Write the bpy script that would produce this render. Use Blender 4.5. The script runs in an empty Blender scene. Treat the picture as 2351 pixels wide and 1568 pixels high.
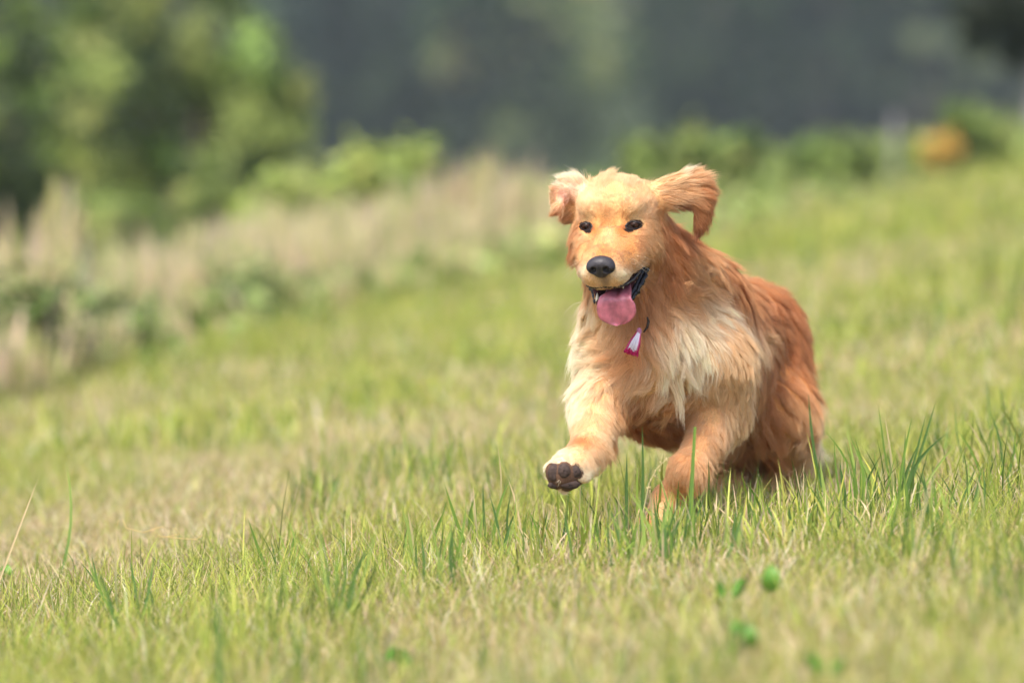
import bpy, math, time
import numpy as np
from mathutils import Vector
from mathutils.kdtree import KDTree

T0 = time.time()
rng = np.random.default_rng(11)
SC = bpy.context.scene
COL = SC.collection

# ------------------------------------------------------------------ camera
PW, PH = 2351.0, 1568.0                     # picture units used for measuring
LENS = 200.0
F = LENS / 36.0 * PW
U0, V0 = PW / 2, PH / 2
D0 = 9.1                                    # distance of the dog's eyes
PITCH = math.radians(2.79)
CAM = np.array([0.0, 0.0, 0.784])
RIGHT = np.array([1.0, 0.0, 0.0])
FWD = np.array([0.0, math.cos(PITCH), -math.sin(PITCH)])
UP = np.array([0.0, math.sin(PITCH), math.cos(PITCH)])

cd = bpy.data.cameras.new('camera')
cam = bpy.data.objects.new('camera', cd)
COL.objects.link(cam)
cam.location = CAM
cam.rotation_euler = (math.pi / 2 - PITCH, 0, 0)
cd.lens = LENS
cd.sensor_width = 36
cd.clip_start = 0.1
cd.clip_end = 2000
cd.dof.use_dof = True
cd.dof.focus_distance = D0
cd.dof.aperture_fstop = 2.8
SC.camera = cam

# ------------------------------------------------------------------ light
SUN_DIR = Vector((-0.26, -0.42, 0.87)).normalized()
elev = math.asin(SUN_DIR.z)
azim = math.atan2(SUN_DIR.x, SUN_DIR.y)
world = bpy.data.worlds.new('World')
SC.world = world
world.use_nodes = True
wn = world.node_tree
bg = wn.nodes['Background']
sky = wn.nodes.new('ShaderNodeTexSky')
sky.sky_type = 'NISHITA'
sky.sun_disc = False
sky.sun_elevation = elev
sky.sun_rotation = azim
sky.air_density = 0.75
sky.dust_density = 4.0
sky.ozone_density = 1.0
wn.links.new(sky.outputs[0], bg.inputs[0])
bg.inputs[1].default_value = 0.15
sd = bpy.data.lights.new('sun', 'SUN')
sd.energy = 1.4
sd.angle = math.radians(18)
sd.color = (1.0, 0.975, 0.935)
sun = bpy.data.objects.new('sun', sd)
COL.objects.link(sun)
sun.rotation_euler = (-SUN_DIR).to_track_quat('-Z', 'Y').to_euler()
sun.location = (-5, -5, 20)

SC.view_settings.view_transform = 'Standard'
SC.view_settings.look = 'None'
SC.view_settings.gamma = 1
SC.view_settings.use_curve_mapping = False
SC.view_settings.exposure = 1.42
SC.render.engine = 'CYCLES'
SC.cycles.use_denoising = True
SC.cycles.denoising_prefilter = 'ACCURATE'
SC.cycles.use_adaptive_sampling = False
SC.cycles.max_bounces = 8
SC.cycles.diffuse_bounces = 4
SC.cycles.glossy_bounces = 2
SC.cycles.transmission_bounces = 4
SC.cycles.transparent_max_bounces = 4
SC.cycles.volume_bounces = 0
SC.cycles_curves.shape = 'RIBBONS'
SC.cycles_curves.subdivisions = 2


# ------------------------------------------------------------------ helpers
def P(u, v, d):
    """picture point (u, v) at distance d -> world"""
    return CAM + d * FWD + ((u - U0) / F * d) * RIGHT - ((v - V0) / F * d) * UP


def proj(p):
    r = np.asarray(p) - CAM
    d = r @ FWD
    return U0 + (r @ RIGHT) / d * F, V0 - (r @ UP) / d * F, d


def px(n, d=D0):
    return n * d / F


def lin(r, g, b):
    c = np.array([r, g, b], float) / 255.0
    return np.where(c <= 0.04045, c / 12.92, ((c + 0.055) / 1.055) ** 2.4)


def tag(o, label=None, cat=None, group=None, kind=None):
    if label: o['label'] = label
    if cat: o['category'] = cat
    if group: o['group'] = group
    if kind: o['kind'] = kind
    return o


def empty(name, loc):
    o = bpy.data.objects.new(name, None)
    o.empty_display_size = 0.1
    o.location = loc
    COL.objects.link(o)
    return o


def mesh_np(name, verts, faces, colors=None, smooth=False):
    """verts (n,3), faces (m,3|4) -> mesh, fast"""
    me = bpy.data.meshes.new(name)
    verts = np.ascontiguousarray(verts, dtype=np.float32)
    faces = np.ascontiguousarray(faces, dtype=np.int32)
    n, k = faces.shape
    me.vertices.add(len(verts))
    me.vertices.foreach_set('co', verts.ravel())
    me.loops.add(n * k)
    me.loops.foreach_set('vertex_index', faces.ravel())
    me.polygons.add(n)
    me.polygons.foreach_set('loop_start', np.arange(0, n * k, k, dtype=np.int32))
    if colors is not None:
        a = me.attributes.new('Col', 'FLOAT_COLOR', 'POINT')
        c = np.ones((len(verts), 4), np.float32)
        c[:, :3] = colors
        a.data.foreach_set('color', c.ravel())
    if smooth:
        me.polygons.foreach_set('use_smooth', np.ones(n, bool))
    me.update(calc_edges=True)
    me.validate()
    return me


def link(name, me, mat, parent=None):
    o = bpy.data.objects.new(name, me)
    COL.objects.link(o)
    if mat is not None:
        o.data.materials.append(mat)
    if parent is not None:
        o.parent = parent
        o.matrix_parent_inverse.identity()
        o.location = -Vector(parent.location) if parent.parent is None else (0, 0, 0)
    return o


def norm(a):
    return a / np.maximum(np.linalg.norm(a, axis=-1, keepdims=True), 1e-9)


def tube(pts, rad, sides=6):
    """one tube along pts with radii -> verts, quads (closed by collapsing ends)"""
    pts = np.asarray(pts, float)
    n = len(pts)
    rad = np.broadcast_to(np.asarray(rad, float), (n,))
    t = norm(np.gradient(pts, axis=0))
    ref = np.array([0.13, 0.21, 0.97]) if abs(t[0, 2]) < 0.9 else np.array([1.0, 0.1, 0.0])
    a = norm(np.cross(t, ref))
    b = np.cross(t, a)
    ang = np.arange(sides) / sides * 2 * np.pi
    V = pts[:, None] + rad[:, None, None] * (np.cos(ang)[None, :, None] * a[:, None] + np.sin(ang)[None, :, None] * b[:, None])
    V = V.reshape(-1, 3)
    q = []
    for i in range(n - 1):
        for j in range(sides):
            q.append((i * sides + j, i * sides + (j + 1) % sides, (i + 1) * sides + (j + 1) % sides, (i + 1) * sides + j))
    c0, c1 = len(V), len(V) + 1
    V = np.vstack([V, pts[:1], pts[-1:]])
    for j in range(sides):
        q.append((c0, (j + 1) % sides, j, j))
        m = (n - 1) * sides
        q.append((c1, m + j, m + (j + 1) % sides, m + (j + 1) % sides))
    tri = []
    for a_, b_, c_, d_ in q:
        tri.append((a_, b_, c_))
        if d_ != c_:
            tri.append((a_, c_, d_))
    return V, np.array(tri)


class Bag:
    """collects triangles of one part"""
    def __init__(self):
        self.v, self.f, self.c, self.n = [], [], [], 0

    def add(self, V, f, c=None):
        self.v.append(V)
        self.f.append(np.asarray(f) + self.n)
        self.c.append(np.broadcast_to(np.asarray((1, 1, 1) if c is None else c, float), (len(V), 3)))
        self.n += len(V)

    def mesh(self, name, smooth=True):
        return mesh_np(name, np.vstack(self.v), np.vstack(self.f), np.vstack(self.c), smooth)


def ball(c, r, axes=None, nu=16, nv=10):
    """ellipsoid mesh"""
    r = np.broadcast_to(np.asarray(r, float), (3,))
    A = np.eye(3) if axes is None else np.asarray(axes)
    th = np.linspace(0, np.pi, nv + 1)
    ph = np.arange(nu) / nu * 2 * np.pi
    X = np.stack([np.outer(np.sin(th), np.cos(ph)), np.outer(np.sin(th), np.sin(ph)), np.outer(np.cos(th), np.ones(nu))], -1).reshape(-1, 3)
    V = np.asarray(c) + (X * r) @ A
    f = []
    for i in range(nv):
        for j in range(nu):
            a, b = i * nu + j, i * nu + (j + 1) % nu
            f.append((a, b, b + nu)); f.append((a, b + nu, a + nu))
    return V, np.array(f)


# ------------------------------------------------------------------ materials
def mat_attr(name, rough=0.7, spec=0.2, trans=0.0, noise=None, sss=0.0, bump=None, ctint=None):
    m = bpy.data.materials.new(name)
    m.use_nodes = True
    nt = m.node_tree
    b = nt.nodes['Principled BSDF']
    out = nt.nodes['Material Output']
    at = nt.nodes.new('ShaderNodeAttribute')
    at.attribute_name = 'Col'
    src = at.outputs['Color']
    if noise:
        tx = nt.nodes.new('ShaderNodeTexNoise'); tx.inputs['Scale'].default_value = noise[0]; tx.inputs['Detail'].default_value = 4
        geo = nt.nodes.new('ShaderNodeNewGeometry'); nt.links.new(geo.outputs['Position'], tx.inputs['Vector'])
        mr = nt.nodes.new('ShaderNodeMapRange')
        mr.inputs['From Min'].default_value = 0.3; mr.inputs['From Max'].default_value = 0.7
        mr.inputs['To Min'].default_value = 1 - noise[1]; mr.inputs['To Max'].default_value = 1 + noise[1]
        nt.links.new(tx.outputs['Fac'], mr.inputs['Value'])
        vm = nt.nodes.new('ShaderNodeVectorMath'); vm.operation = 'SCALE'
        nt.links.new(src, vm.inputs[0]); nt.links.new(mr.outputs[0], vm.inputs['Scale'])
        src = vm.outputs[0]
    if bump:
        bt = nt.nodes.new('ShaderNodeTexNoise'); bt.inputs['Scale'].default_value = bump[0]
        bt.inputs['Detail'].default_value = 6
        geo2 = nt.nodes.new('ShaderNodeNewGeometry'); nt.links.new(geo2.outputs['Position'], bt.inputs['Vector'])
        bn = nt.nodes.new('ShaderNodeBump'); bn.inputs['Strength'].default_value = bump[1]; bn.inputs['Distance'].default_value = bump[2]
        nt.links.new(bt.outputs['Fac'], bn.inputs['Height']); nt.links.new(bn.outputs[0], b.inputs['Normal'])
    nt.links.new(src, b.inputs['Base Color'])
    b.inputs['Roughness'].default_value = rough
    b.inputs['Specular IOR Level'].default_value = spec
    if sss:
        b.inputs['Subsurface Weight'].default_value = sss
        b.inputs['Subsurface Radius'].default_value = (0.008, 0.003, 0.002)
    if trans:
        tr = nt.nodes.new('ShaderNodeBsdfTranslucent')
        nt.links.new(src, tr.inputs['Color'])
        mx = nt.nodes.new('ShaderNodeMixShader'); mx.inputs[0].default_value = trans
        nt.links.new(b.outputs[0], mx.inputs[1]); nt.links.new(tr.outputs[0], mx.inputs[2])
        nt.links.new(mx.outputs[0], out.inputs['Surface'])
    return m


M_GRASS = mat_attr('grass_blade', 0.55, 0.25, 0.35)
M_LEAF = mat_attr('leaf', 0.5, 0.3, 0.12)
M_FARLEAF = mat_attr('far_leaf', 0.8, 0.1, 0.1)
M_GROUND = mat_attr('soil_and_thatch', 0.95, 0.05, 0, (9.0, 0.35))
M_HILL = mat_attr('hillside', 0.95, 0.05, 0, (0.09, 0.4))
M_BARK = mat_attr('bark', 0.9, 0.1, 0, (30.0, 0.3), bump=(40, 0.6, 0.01))
M_SKIN = mat_attr('dog_skin', 0.8, 0.1, 0, (420.0, 0.22), bump=(600, .8, .002))
M_FUR = mat_attr('dog_fur', 0.42, 0.35, 0.32)
M_NOSE = mat_attr('nose_leather', 0.46, 0.4, 0, bump=(380, 0.55, 0.0012))
M_WET = mat_attr('wet_black_lip', 0.32, 0.4, 0, bump=(350, 0.4, 0.001))
M_TONGUE = mat_attr('tongue', 0.33, 0.5, 0, (95, 0.3), sss=0.25, bump=(500, 0.25, 0.0008))
M_EYE = mat_attr('eye', 0.08, 0.15)
M_PAD = mat_attr('paw_pad', 0.75, 0.3, 0, (220, 0.3), bump=(700, 0.7, 0.001))
M_TOOTH = mat_attr('tooth', 0.3, 0.5)
M_THREAD = mat_attr('thread', 0.7, 0.2)
M_COLLAR = mat_attr('collar_webbing', 0.8, 0.2, 0, (600, 0.5))

# ------------------------------------------------------------------ terrain
def smooth01(x):
    x = np.clip(x, 0, 1)
    return x * x * (3 - 2 * x)


def vnoise(x, y, seed=0):
    """cheap smooth noise from rotated sines, about -1..1"""
    r = np.random.default_rng(seed)
    s = 0
    for i in range(6):
        a, b, ph = r.normal(size=2).tolist() + [r.uniform(0, 6.28)]
        s = s + np.sin(a * x + b * y + ph)
    return s / 3.2


EDGE_X0, EDGE_Y0, EDGE_K = -1.49, 16.6, 0.33


def edge_dist(x, y):
    """>0 on the mown field, <0 in the rough strip beyond its edge"""
    return (x - edge_x(y)) / 1.053


def edge_x(y):
    base = EDGE_X0 + (y - EDGE_Y0) * EDGE_K
    return np.where(y < 19, EDGE_X0 + 2.4 * EDGE_K + (y - 19) * .18, base)


def ground_z(x, y):
    x = np.asarray(x, float); y = np.asarray(y, float)
    z = 0.10 * np.clip(x, -12, 14)
    z = z + 0.012 * vnoise(x * 2.2, y * 1.3, 3) * smooth01((y - 3) / 3)
    drop = np.maximum(-edge_dist(x, y) - 7 + 5.2 * smooth01((y - 21) / 8), 0)
    z = z - 0.16 * drop * smooth01(drop / 8)
    z = np.maximum(z, -15 + 0.6 * vnoise(x * .05, y * .05, 5))
    hill = np.maximum(y - 150, 0)
    z = z + smooth01(hill / 60) * (0.135 * hill + 1.5 * vnoise(x * .06, y * .04, 8))
    return z


ys = np.concatenate([np.linspace(2, 40, 130), np.geomspace(41, 700, 110)])
ss = np.linspace(-1, 1, 141)
Y, S = np.meshgrid(ys, ss, indexing='ij')
X = S * np.maximum(6, 6 + (Y - 8) * 0.62)
Z = ground_z(X, Y)
gv = np.stack([X, Y, Z], -1).reshape(-1, 3)
ni, nj = X.shape
ii, jj = np.meshgrid(np.arange(ni - 1), np.arange(nj - 1), indexing='ij')
q0 = (ii * nj + jj).ravel()
gf = np.stack([q0, q0 + 1, q0 + nj + 1, q0 + nj], -1)
near_f = (Y[:-1, :-1].ravel() < 42)
e = edge_dist(gv[:, 0], gv[:, 1])
field_c = lin(116, 106, 66); rough_c = lin(100, 104, 60)
gc = np.where((e > 0)[:, None], field_c, rough_c)
far = gv[:, 1] > 60
mead = lin(84, 92, 58); woodf = lin(38, 48, 32)
nz = vnoise(gv[:, 0] * .11, gv[:, 1] * .05, 21)
hillc = mead + (woodf - mead) * smooth01(nz * 1.2 + .35)[:, None]
gc[far] = hillc[far]


def submesh(name, f):
    used = np.unique(f)
    remap = np.zeros(len(gv), int); remap[used] = np.arange(len(used))
    return mesh_np(name, gv[used], remap[f], gc[used], True)


tag(link('ground', submesh('ground', gf[near_f]), M_GROUND), kind='structure',
    label='sloping mown grass field under the running dog')
tag(link('hillside', submesh('hillside', gf[~near_f]), M_HILL), kind='structure',
    label='blurred wooded hillside across the valley')


# ------------------------------------------------------------------ blades
def blades(root, height, width, heading, lean, bend, c0, c1, segs=2, face=None):
    """flat tapering blades; lean/bend in radians from the vertical"""
    n = len(root)
    hd = np.stack([np.cos(heading), np.sin(heading), np.zeros(n)], -1)
    fa = rng.uniform(0, 2 * np.pi, n) if face is None else face
    side = np.stack([np.cos(fa), np.sin(fa), np.zeros(n)], -1)
    p = root.copy()
    vs, cs = [], []
    up = np.array([0, 0, 1.0])
    for i in range(segs + 1):
        s = i / segs
        c = c0 + (c1 - c0) * s
        if i < segs:
            w = width * (1 - 0.55 * s ** 2) * 0.5
            vs += [p - side * w[:, None], p + side * w[:, None]]
            cs += [c, c]
        else:
            vs.append(p); cs.append(c)
        a = lean + bend * (s + 0.5 / segs)
        p = p + (height / segs)[:, None] * (np.sin(a)[:, None] * hd + np.cos(a)[:, None] * up)
    k = 2 * segs + 1
    V = np.stack(vs, 1).reshape(-1, 3)
    C = np.stack(cs, 1).reshape(-1, 3)
    loc = []
    for i in range(segs - 1):
        loc += [(2 * i, 2 * i + 1, 2 * i + 3), (2 * i, 2 * i + 3, 2 * i + 2)]
    loc.append((2 * segs - 2, 2 * segs - 1, 2 * segs))
    f = (np.arange(n)[:, None, None] * k + np.array(loc)[None]).reshape(-1, 3)
    return V, f, C


G_DARK, G_MID, G_LITE, G_BLUE = lin(84, 112, 40), lin(138, 156, 62), lin(187, 191, 90), lin(102, 130, 66)
STRAW, STRAW_D, STRAW_P = lin(214, 193, 150), lin(182, 160, 114), lin(232, 215, 184)


def pick(n, cols, w):
    idx = rng.choice(len(cols), n, p=np.array(w) / sum(w))
    c = np.array(cols)[idx]
    return np.clip(c * rng.uniform(0.75, 1.25, (n, 1)) * (1 + rng.normal(0, .05, (n, 3))), 0, 0.9)


def field_points(n, y0, y1, margin, keep=None):
    y = y0 + (y1 - y0) * rng.uniform(0, 1, int(n * 1.6))
    half = y * 0.0905 + margin
    # uniform over the trapezoid
    ok = rng.uniform(0, 1, len(y)) < half / (y1 * 0.0905 + margin)
    y = y[ok]; half = half[ok]
    x = rng.uniform(-1, 1, len(y)) * half
    m = edge_dist(x, y) > rng.normal(0.0, 0.12, len(x))
    x, y = x[m], y[m]
    return np.stack([x, y, ground_z(x, y) - 0.003], -1)


def patch(p):
    """greener (1) or strawier (0) patches"""
    n = vnoise(p[:, 0] * 3.1, p[:, 1] * 1.9, 31) + 0.6 * vnoise(p[:, 0] * 9, p[:, 1] * 5, 32)
    return smooth01(0.5 + 0.42 * n)


gb = Bag()


def turf(n, y0, y1, margin, hgt, wid, segs=2, gr=0.0):
    p = field_points(n, y0, y1, margin)
    m = len(p)
    g = patch(p)
    green = rng.uniform(0, 1, m) < 0.27 + gr + 0.48 * g
    c1 = np.where(green[:, None], pick(m, [G_MID, G_LITE, G_DARK], [4, 5, 1]), pick(m, [STRAW, STRAW_D, STRAW_P], [5, 3, 2]))
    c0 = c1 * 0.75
    h = hgt * rng.lognormal(0, .35, m) * (0.75 + 0.5 * g)
    lean = np.abs(rng.normal(0, .5, m)) + np.where(green, 0.05, 0.35)
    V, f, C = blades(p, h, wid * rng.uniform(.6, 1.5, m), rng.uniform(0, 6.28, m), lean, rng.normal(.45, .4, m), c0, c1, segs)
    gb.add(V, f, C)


turf(150000, 6.2, 12.5, .55, .042, .0016)
turf(60000, 12.5, 19, .7, .05, .0042, gr=.10)
turf(45000, 19, 33, 1.2, .06, .008, gr=.18)
# long green blades, in loose patches
def tallgrass(n, y0, y1, margin, hgt, wid, seed, thr):
    p = field_points(n, y0, y1, margin)
    dn = vnoise(p[:, 0] * 3.4, p[:, 1] * 2.2, seed) + .5 * vnoise(p[:, 0] * 11, p[:, 1] * 6, seed + 1) + 0.28 * p[:, 0]
    p = p[dn > thr]
    m = len(p)
    c1 = pick(m, [G_DARK, G_MID, G_BLUE, G_LITE, STRAW], [3, 4, 2.5, 2, .7])
    h = hgt * rng.lognormal(0, .3, m)
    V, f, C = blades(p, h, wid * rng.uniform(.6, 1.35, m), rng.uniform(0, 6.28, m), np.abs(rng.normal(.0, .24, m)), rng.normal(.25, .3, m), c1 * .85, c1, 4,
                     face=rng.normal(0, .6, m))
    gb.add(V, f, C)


tallgrass(6500, 6.4, 12.5, .5, .085, .0034, 41, .50)
tallgrass(5000, 12.5, 26, .8, .10, .005, 47, .2)
tag(link('grass', gb.mesh('grass', False), M_GRASS), kind='stuff', label='short mown grass with straw and longer green blades')
print('grass', gb.n, time.time() - T0)


# ------------------------------------------------------------------ leaves
def leaf_cloud(p, size, col, nrm=None):
    """folded diamond leaves (2 triangles each)"""
    n = len(p)
    a = norm(rng.normal(size=(n, 3)) + (0 if nrm is None else nrm))
    t = norm(np.cross(a, rng.normal(size=(n, 3))))
    b = np.cross(a, t)
    size = np.broadcast_to(size, (n,))[:, None]
    v = np.stack([p - t * size * .5, p + b * size * .28 + a * size * .06, p + t * size * .5, p - b * size * .28 + a * size * .06], 1).reshape(-1, 3)
    k = np.arange(n)[:, None] * 4
    f = np.stack([k + [0, 1, 2], k + [0, 2, 3]], 1).reshape(-1, 3)
    return v, f, np.repeat(col, 4, 0)


def crown_pts(centre, rad, nclump, per, spread, fill=.35):
    d = norm(rng.normal(size=(nclump, 3)))
    r = rng.uniform(fill, 1, nclump) ** (1 / 2.)
    c = np.asarray(centre) + d * r[:, None] * np.asarray(rad)
    p = np.repeat(c, per, 0) + rng.normal(size=(nclump * per, 3)) * spread
    cid = np.repeat(np.arange(nclump), per)
    return p, cid


def trunk_mesh(name, a, b, r0, r1, col, limbs=(), n=7):
    a, b = np.asarray(a, float), np.asarray(b, float)
    B = Bag()
    s = np.linspace(0, 1, n)[:, None]
    pts = a + (b - a) * s
    L = np.linalg.norm(b - a)
    pts[1:] += rng.normal(0, .02 * L, (n - 1, 3)) * [1, 1, 0]
    V, f = tube(pts, r0 + (r1 - r0) * s[:, 0], 9)
    B.add(V, f, col)
    for s0, tip, rr in limbs:
        base = pts[int(s0 * (n - 1))]
        q = base + (np.asarray(tip) - base) * np.linspace(0, 1, 5)[:, None]
        q[1:4, 2] += .04 * L
        V, f = tube(q, np.linspace(rr, rr * .35, 5), 7)
        B.add(V, f, col)
    return B.mesh(name)


def plant(name, base, lobes, cols, w, leaf, trunk_r, bark, label, cat, group=None, mat=None):
    """woody plant: trunk with limbs into each lobe, crown of leaf clumps"""
    base = np.asarray(base, float)
    o = empty(name, base)
    tag(o, label, cat, group)
    cen = [np.asarray(l[0], float) for l in lobes]
    top = np.mean(cen, 0)
    limbs = [(rng.uniform(.4, .9), c, trunk_r * .55) for c in cen]
    link('trunk', trunk_mesh('trunk', base - [0, 0, .05], top, trunk_r, trunk_r * .5, bark, limbs), M_BARK, o)
    B = Bag()
    for c, r, ncl, per, spr in lobes:
        p, cid = crown_pts(c, r, ncl, per, spr)
        cc = pick(ncl, cols, w)[cid] * rng.uniform(.8, 1.2, (len(p), 1))
        V, f, C = leaf_cloud(p, leaf * rng.uniform(.6, 1.3, len(p)), np.clip(cc, 0, .8), norm(p - c) * .9 + np.array([0, 0, .7]))
        B.add(V, f, C)
    link('crown', B.mesh('crown', False), mat or M_LEAF, o)
    return o


def gz(u, d):
    p = P(u, 300, d)
    return np.array([p[0], p[1], float(ground_z(p[0], p[1]))])


BARK = lin(95, 84, 74); BARK_G = lin(150, 142, 140)
LG, MG, DG, YG = lin(158, 170, 92), lin(108, 128, 56), lin(50, 66, 28), lin(156, 168, 80)

plant('leafy_shrub', gz(430, 31), [
    (P(440, 100, 31), (.48, .42, .44), 34, 110, .06),
    (P(300, 260, 30.8), (.46, .40, .40), 34, 110, .06),
    (P(560, 280, 31), (.32, .35, .40), 26, 110, .055),
    (P(400, -170, 31.2), (.45, .4, .4), 24, 90, .06),
    (P(450, 420, 30.8), (.55, .35, .2), 26, 100, .055),
    (P(625, 250, 31), (.16, .2, .32), 16, 90, .05),
    (P(300, 525, 30), (.42, .3, .12), 24, 90, .05),
    (P(560, 480, 30), (.36, .3, .12), 22, 90, .05)],
    [LG, MG, DG], [5, 4, 3], .055, .03, BARK, 'bushy light green shrub behind the pale tall grass', 'shrub')
plant('dark_tree', gz(20, 35), [
    (P(20, 60, 35), (.75, .6, .65), 60, 60, .07),
    (P(-220, 300, 35), (.75, .6, .75), 60, 60, .07),
    (P(80, 340, 34), (.55, .45, .45), 54, 70, .06),
    (P(150, 120, 34.5), (.5, .4, .5), 44, 70, .06),
    (P(40, 490, 34), (.65, .4, .25), 40, 80, .06),
    (P(-60, -380, 35), (1.0, .8, .8), 60, 60, .08)],
    [MG, DG, LG], [4, 5, 1], .065, .06, BARK, 'dark green tree at the left edge behind the shrub', 'tree')
plant('overhanging_tree', gz(2395, 33), [
    (P(2360, -30, 33), (.33, .3, .28), 40, 60, .05),
    (P(2235, 20, 33), (.13, .15, .10), 12, 60, .035),
    (P(2290, 55, 33), (.20, .2, .17), 20, 60, .04),
    (P(2345, 110, 33), (.10, .15, .10), 10, 60, .03),
    (P(2520, -160, 33), (.55, .5, .5), 40, 60, .06),
    (P(2700, -420, 33.5), (1.0, .8, .8), 60, 60, .07)],
    [DG * .35, DG * .5], [3, 1], .05, .07, BARK_G, 'near black tree branch hanging in at the top corner', 'tree')  # leaf green dimmed to near black, shade painted into the colour

# vine row and low plants along the far edge of the field
for i, (u, v, d, r) in enumerate([(630, 480, 24.4, .16), (730, 450, 25, .18), (840, 420, 25.6, .19), (935, 395, 26.4, .15)]):
    c = P(u, v, d)
    plant('grapevine', gz(u, d), [(c, (r, .14, r * .8), 16, 34, .04), (c - [0, 0, .16], (r * .9, .12, .10), 10, 30, .05)],
          [YG, LG, MG], [5, 3, 2], .07, .015, BARK, ['pale vine at the shrub end of the vine row', 'second vine from the shrub in the vine row', 'third vine from the shrub, above the grey post under the vines', 'last vine of the row, nearest the dog'][i], 'vine', 'vines in the row right of the shrub')
for i, (u, v, d, r) in enumerate([(1480, 355, 27, .10), (1590, 350, 27.4, .11), (1700, 345, 27.8, .1), (1960, 350, 28, .11), (2210, 300, 29.5, .14), (2280, 310, 30, .12), (1860, 370, 28, .09)]):
    c = P(u, v, d)
    plant('garden_plant', gz(u, d), [(c, (r, .12, r * .7), 14, 32, .035), (c - [0, 0, .1], (r * .7, .1, .08), 6, 30, .04)],
          [LG, MG, DG] if i < 2 else [MG, DG, LG], [4, 3, 1], .06, .012, BARK, ['bright green plant just above the dog\'s left ear', 'bright green plant beside the one above the ear', 'darker green plant next to the two bright ones', 'green plant left of the orange flowers', 'green plant just right of the orange flowers', 'green plant at the right end of the field edge', 'green plant midway between the dog and the orange flowers'][i], 'plant', 'low green plants along the upper edge of the field')
fl = plant('flowering_plant', gz(2150, 28.6), [(P(2150, 375, 28.6), (.12, .1, .08), 10, 30, .03)], [MG, LG], [1, 1], .05, .012, BARK,
           'orange flowering plant at the upper right edge of the field', 'plant')
p, cid = crown_pts(P(2155, 342, 28.5), (.10, .08, .06), 13, 28, .024)
V, f, C = leaf_cloud(p, .035, pick(len(p), [lin(236, 176, 92), lin(226, 186, 100), YG], [2, 1, 1]))
B = Bag(); B.add(V, f, C)
link('blossoms', B.mesh('blossoms', False), M_LEAF, fl)

# leafy weeds at the lower end of the rough strip
for u, v, dd, r, lab in [(20, 790, 16.2, .24, 'leafy weed clump at the left edge below the tall dry grass'),
                         (235, 760, 17.0, .12, 'green leafy weed clump in front of the pale grey post'),
                         (560, 700, 18.6, .10, 'small green weed clump under the pale grass right of the post')]:
    c = P(u, v, dd)
    plant('weed_clump', gz(u, dd), [(c, (r, .16, r * .75), 26, 30, .05), (c - [0, 0, r * .6], (r * .9, .14, r * .4), 18, 30, .05)], [lin(112, 130, 66), lin(136, 146, 88), lin(84, 104, 48)] if r < .2 else [MG * .7, DG, lin(84, 104, 48)], [4, 3, 1.5], .05, .008, BARK, lab, 'weed')

# posts of the trellis
for u, v0, d, w, label in [(183, 560, 18.6, .04, 'pale grey post among tall grass at the left'),
                           (617, 500, 24.5, .045, 'grey post below the shrub at the start of the vine row'),
                           (854, 470, 25.8, .045, 'grey post under the vines in the middle of their row'),
                           (2053, 262, 28.4, .03, 'grey post standing by the orange flowering plant')]:
    b = gz(u, d); top = P(u, v0, d)
    V, f = tube(np.array([b - [0, 0, .1], b * .5 + top * .5, top - [0, 0, .015], top]), [w * .55, w * .52, w * .5, w * .4], 8)
    B = Bag(); B.add(V, f, lin(138, 134, 132))
    tag(link('wooden_post', B.mesh('wooden_post', True), M_BARK), label, 'post', 'trellis posts')

# tall dry grass in the rough strip
tb = Bag()
n = 9500
y = rng.uniform(12, 25.5, n); off = rng.uniform(0, 1, n) ** 1.2 * 1.5
x = edge_x(y) - off * 1.05
m = np.abs(x) < y * 0.0905 + 1.3
x, y, off = x[m], y[m], off[m]
n = len(x)
root = np.stack([x, y, ground_z(x, y)], -1)
dn = vnoise(x * 1.7, y * .9, 61)
h = (.09 + .12 * smooth01(off / .6)) * (1 - .55 * smooth01((y - 21.5) / 4)) * rng.lognormal(0, .22, n) * (1 + .3 * dn)
HEADC = [lin(208, 196, 146), lin(202, 180, 152), lin(184, 186, 112)]
hd = rng.uniform(0, 6.28, n)
c1 = pick(n, [STRAW_D, lin(134, 154, 72), STRAW, lin(168, 178, 98)], [1.5, 6, 1.5, 4])
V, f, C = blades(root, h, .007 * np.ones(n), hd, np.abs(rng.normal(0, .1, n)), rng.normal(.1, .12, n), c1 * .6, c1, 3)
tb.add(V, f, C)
# slim seed heads along the upper stalk
tip = V.reshape(n, -1, 3)[:, -1]
for k in range(2):
    s = tip + rng.normal(size=(n, 3)) * [.008, .008, .02] - [0, 0, .07]
    c2 = pick(n, HEADC, [3, 3, 2])
    V2, f2, C2 = blades(s, rng.uniform(.07, .13, n), rng.uniform(.008, .014, n), hd, np.abs(rng.normal(0, .15, n)), rng.normal(.1, .1, n), c2, c2, 3)
    tb.add(V2, f2, C2)
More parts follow.
